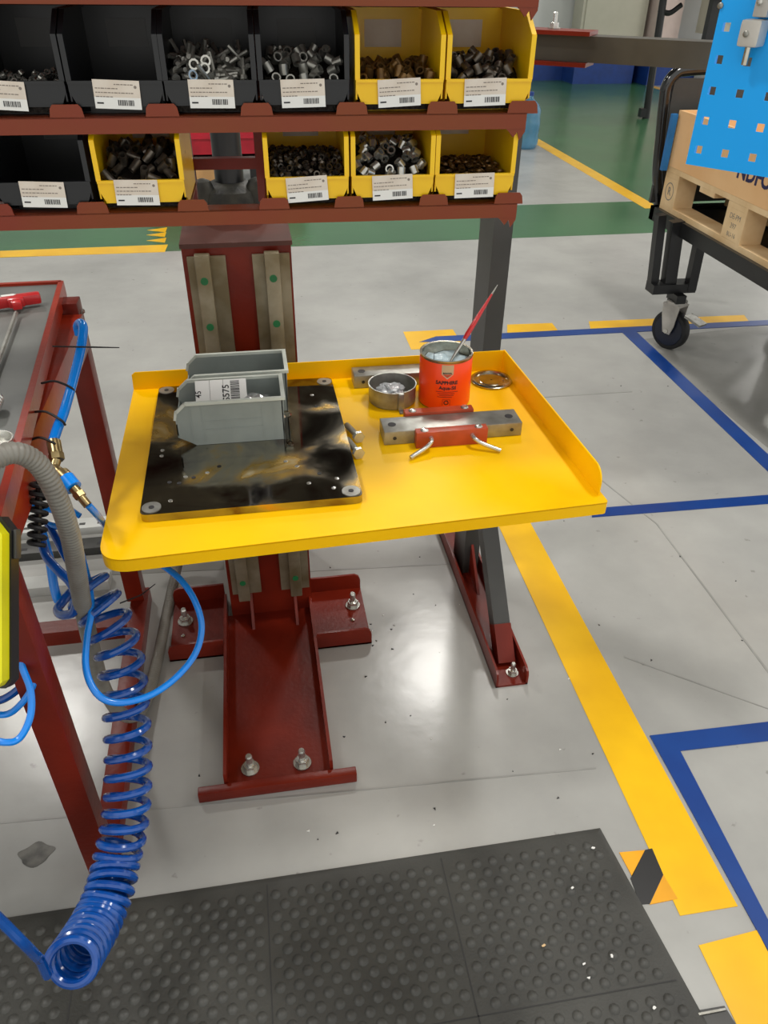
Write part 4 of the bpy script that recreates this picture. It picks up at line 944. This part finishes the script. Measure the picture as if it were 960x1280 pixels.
def caster(x, y, parent, ang=math.radians(28)):
    M = Matrix.Translation((x, y, 0)) @ Matrix.Rotation(ang, 4, 'Z'); R90 = Matrix.Rotation(PI/2, 4, 'Y')
    c = MB(); c.lathe([(.034, -.022), (.078, -.024), (.082, -.018), (.082, .018), (.078, .024), (.034, .022)], 32, M @ Matrix.Translation((0, 0, .10)) @ R90); cc = c.build('caster_wheel', mat('blue_wheel_core', (22, 28, 44), .4), parent)
    MB().lathe([(.080, -.022), (.096, -.021), (.1, -.014), (.1, .014), (.096, .021), (.080, .022)], 32, M @ Matrix.Translation((0, 0, .10)) @ R90, cap=False).build('tyre', M_RUB, cc)
    f = MB()
    for s in (-1, 1): f.prism([(-.045, .235), (.05, .235), (.045, .18), (.02, .09), (-.02, .085), (-.035, .13)], s*.036-.003, s*.036+.003, 'x', M)
    f.box(-.04, .04, -.045, .05, .228, .236, M); f.lathe([(.05, .236), (.05, .252)], 20, M); fo = f.build('caster_fork', M_ALU, parent)
    MB().box(-.03, .03, -.125, -.03, .185, .196, M @ Matrix.Translation((0, 0, .02)) @ Matrix.Rotation(.25, 4, 'X')).build('brake_pedal', M_STEEL, fo)
    MB().cyl(M @ Vector((-.045, 0, .1)), M @ Vector((.045, 0, .1)), .012).build('axle', M_CHROME, fo)
caster(2.065, 3.44, ca)
for (x, y) in ((2.8, 3.5), (2.09, 2.3), (2.8, 2.3)):
    MB().box(x-.04, x+.04, y-.04, y+.04, .25, .56).build('corner_post', M_BLACK, ca); caster(x, y, ca)
MB().box(2.03, 2.08, 3.39, 3.49, .25, max(zsh, .29)).build('caster_plate', M_BLACK, ca)
YH = 3.85
def hy(x, y): return py(x, y, YH)
MB().tube(catmull([hy(824, 262), hy(822, 215), hy(826, 170), hy(830, 130), hy(834, 106), hy(846, 91), hy(862, 87), hy(905, 85), hy(960, 84), hy(975, 90), hy(980, 110), hy(1000, 300)], 8), .027, 12).build('push_handle', mat('gloss_black', (20, 21, 22), .15, coat=.6), ca)
a = hy(843, 98); c = hy(965, 200); MB().box(a.x, c.x+.3, YH-.01, YH+.01, .62, a.z).build('back_panel', M_DPOST, ca)
# pallet
pa = thing('pallet', 'rough pine pallet standing on the black cart under the wooden box', 'pallet', (2.4, 3.0, .625))
for x0 in (XC, XC+.35, XC+.7): MB().box(x0, x0+.1, 2.25, 3.73, .6255, .650).build('bottom_board', M_WOOD, pa)
for x0 in (XC, XC+.35, XC+.7):
    for (y0, y1) in ((3.60, 3.73), (3.00, 3.15), (2.3, 2.44)):
        MB().box(x0, x0+.1, y0, y1, .6505, .775).build('block', M_WOOD, pa)
for (y0, y1) in ((3.60, 3.73), (3.27, 3.4), (3.00, 3.15), (2.64, 2.77), (2.3, 2.44)): MB().box(XC, XC+.8, y0, y1, .7755, .797).build('stringer_board', M_WOOD, pa)
for x0 in (XC, XC+.16, XC+.35, XC+.53, XC+.7): MB().box(x0, x0+.1, 2.25, 3.73, .7975, .820).build('top_board', M_WOOD, pa)
# stamps on the blocks
b = MB()
for k in range(20):
    a0 = 2*PI*k/20; a1 = 2*PI*(k+1)/20
    b._add([(x, 3.665+r*math.cos(a_), .715+r*math.sin(a_)) for x in (XC-.0004, XC) for r in (.036, .041) for a_ in (a0, a1)], [(0, 1, 3, 2), (0, 2, 6, 4), (1, 5, 7, 3), (2, 3, 7, 6), (0, 4, 5, 1)])
b.build('round_stamp', M_INKL, pa)
MW = Matrix(((0, 0, -1, XC-.0004), (-1, 0, 0, 0), (0, 1, 0, 0), (0, 0, 0, 1)))
def on_side(txt, size, y, z, m, parent, bold=0., x=XC, name='lettering'):
    b = text_bm(txt, size, bold); M = Matrix(((0, 0, -1, x-.0003), (-1, 0, 0, y), (0, 1, 0, z), (0, 0, 0, 1))); b.bm.transform(M); return b.build(name, m, parent)
on_side('R', .05, 3.665, .715, M_INKL, pa, .001)
on_side('DE-PM', .030, 3.075, .745, M_INKL, pa); on_side('397', .030, 3.075, .708, M_INKL, pa); on_side('BU-16', .026, 3.075, .672, M_INKL, pa)
# wooden box
wx = thing('wooden_box', 'large plywood box with dark navy lettering standing on the pallet', 'box', (2.4, 3.0, .8205))
for (x0, x1, y0, y1, nm) in ((XC, XC+.018, 2.3, 3.73, 'side_panel'), (XC+.78, XC+.798, 2.3, 3.73, 'side_panel'), (XC+.018, XC+.78, 2.3, 2.318, 'end_panel'), (XC+.018, XC+.78, 3.712, 3.73, 'end_panel')):
    MB().box(x0, x1, y0, y1, .8205, 1.06).build(nm, M_PLY, wx)
MB().box(XC+.018, XC+.78, 2.318, 3.712, .8205, .836).build('base_panel', M_PLY, wx)
MB().box(XC+.02, XC+.05, 2.32, 3.71, 1.03, 1.045).build('inner_batten', M_WOOD, wx)
lw_ = pxp(937, 214, XC); on_side('NDFORD', .088, lw_.y-.10, lw_.z-.012, M_NAVY, wx, .003)
sh = thing('blue_board', 'blue board standing upright against the end of the wooden box', 'board', (2.0, 3.78, .63))
a = pxp(834, 213, 1.985); MB().box(1.985, 2.012, 3.715, 3.738, .80, 1.045).build('board', mat('dull_blue_board', (26, 112, 176), .5), sh)

# ------------------------------------------------------------------ blue perforated board
P0 = pz(857, 205, 1.384); P1 = pz(960, 222, 1.384); vx = (P1-P0).normalized(); vn = Vector((vx.y, -vx.x, 0))   # normal towards the camera side
if vn.dot(-P0) < 0: vn = -vn
MPg = Matrix((vx, Vector((0, 0, 1)), vn)).transposed().to_4x4(); MPg.translation = P0
pg = thing('perforated_board', 'bright blue perforated tool board with square holes in the upper right corner', 'tool board', M=MPg)
def pgc(x, y):
    d = ray(x, y); t = (P0-CAM).dot(vn)/d.dot(vn); p = CAM+d*t-P0; return p.dot(vx), p.z
u_, z_ = pgc(873, 187); PIT = .0362; PZ_ = .0345; HS = .0047
xs = [0]; 
for k in range(9): xs += [u_+k*PIT-HS, u_+k*PIT+HS]
xs.append(u_+8*PIT+.02); zs = [0]
for k in range(13): zs += [z_+k*PZ_-HS, z_+k*PZ_+HS]
zs.append(z_+12*PZ_+.02)
b = MB()
for k in (0, 1):
    zz = -.0015*k
    vs = [(x, z, zz) for z in zs for x in xs]; nx = len(xs)
    fs = [(j*nx+i, j*nx+i+1, (j+1)*nx+i+1, (j+1)*nx+i) for j in range(len(zs)-1) for i in range(nx-1) if not (i % 2 == 1 and j % 2 == 1)]
    b._add(vs, fs)
for j in range(1, len(zs)-1, 2):
    for i in range(1, len(xs)-1, 2):
        c_ = [(xs[i], zs[j]), (xs[i+1], zs[j]), (xs[i+1], zs[j+1]), (xs[i], zs[j+1])]
        b._add([(x, z, 0) for x, z in c_]+[(x, z, -.0015) for x, z in c_], [(0, 1, 5, 4), (1, 2, 6, 5), (2, 3, 7, 6), (3, 0, 4, 7)])
bmesh.ops.remove_doubles(b.bm, verts=b.bm.verts[:], dist=.00005); b.build('board_sheet', M_PEG, pg, raw=True)
MB().box(0, .0015, 0, zs[-1], -.022, -.0015).box(.0015, xs[-1], 0, .0015, -.012, -.0015).build('folded_edge', M_PEG, pg, raw=True)
a = pgc(901, 7); MB().lathe([(.0035, 0), (.0035, .002), (.0018, .003)], 12, Matrix.Translation((a[0], a[1], 0))).build('screw', M_STEEL, pg, raw=True)
MB().box(.04, .07, zs[-1]-.03, zs[-1]-.005, -.62, -.0015).build('hanging_arm', M_DPOST, pg, raw=True)
MB().box(.04, .07, .09, zs[-1]-.005, -.65, -.62).build('hanging_drop', M_DPOST, pg, raw=True)
hk = thing('tool_clamp', 'light metal tool clamp with a short rod fixed on the blue board', 'clamp', M=MPg)
a0 = pgc(930, 57); a1 = pgc(958, 25)
MB().box(a0[0], a1[0]+.006, a0[1], a1[1]+.001, .001, .026, bev=.004).build('clamp_block', M_ALU, hk, raw=True)
MB().box(a0[0]+.008, a1[0]+.006, a1[1]+.003, a1[1]+.06, .001, .018, bev=.002).build('arm', M_ALU, hk, raw=True)
c = ((a0[0]+a1[0])/2, (a0[1]+a1[1])/2)
MB().lathe([(.0035, 0), (.0035, .0012), (.002, .0022)], 12, Matrix.Translation((c[0], c[1], .026))).build('screw', M_STEEL, hk, raw=True)
MB().lathe([(.0035, 0), (.0035, .0015), (.002, .0025)], 12, Matrix.Translation((c[0]+.004, a1[1]+.018, .018))).build('screw', M_CHROME, hk, raw=True)
MB().cyl((c[0]+.001, a0[1]-.019, .012), (c[0]+.001, a0[1], .012), .0038).build('rod', M_TIN, hk, raw=True)
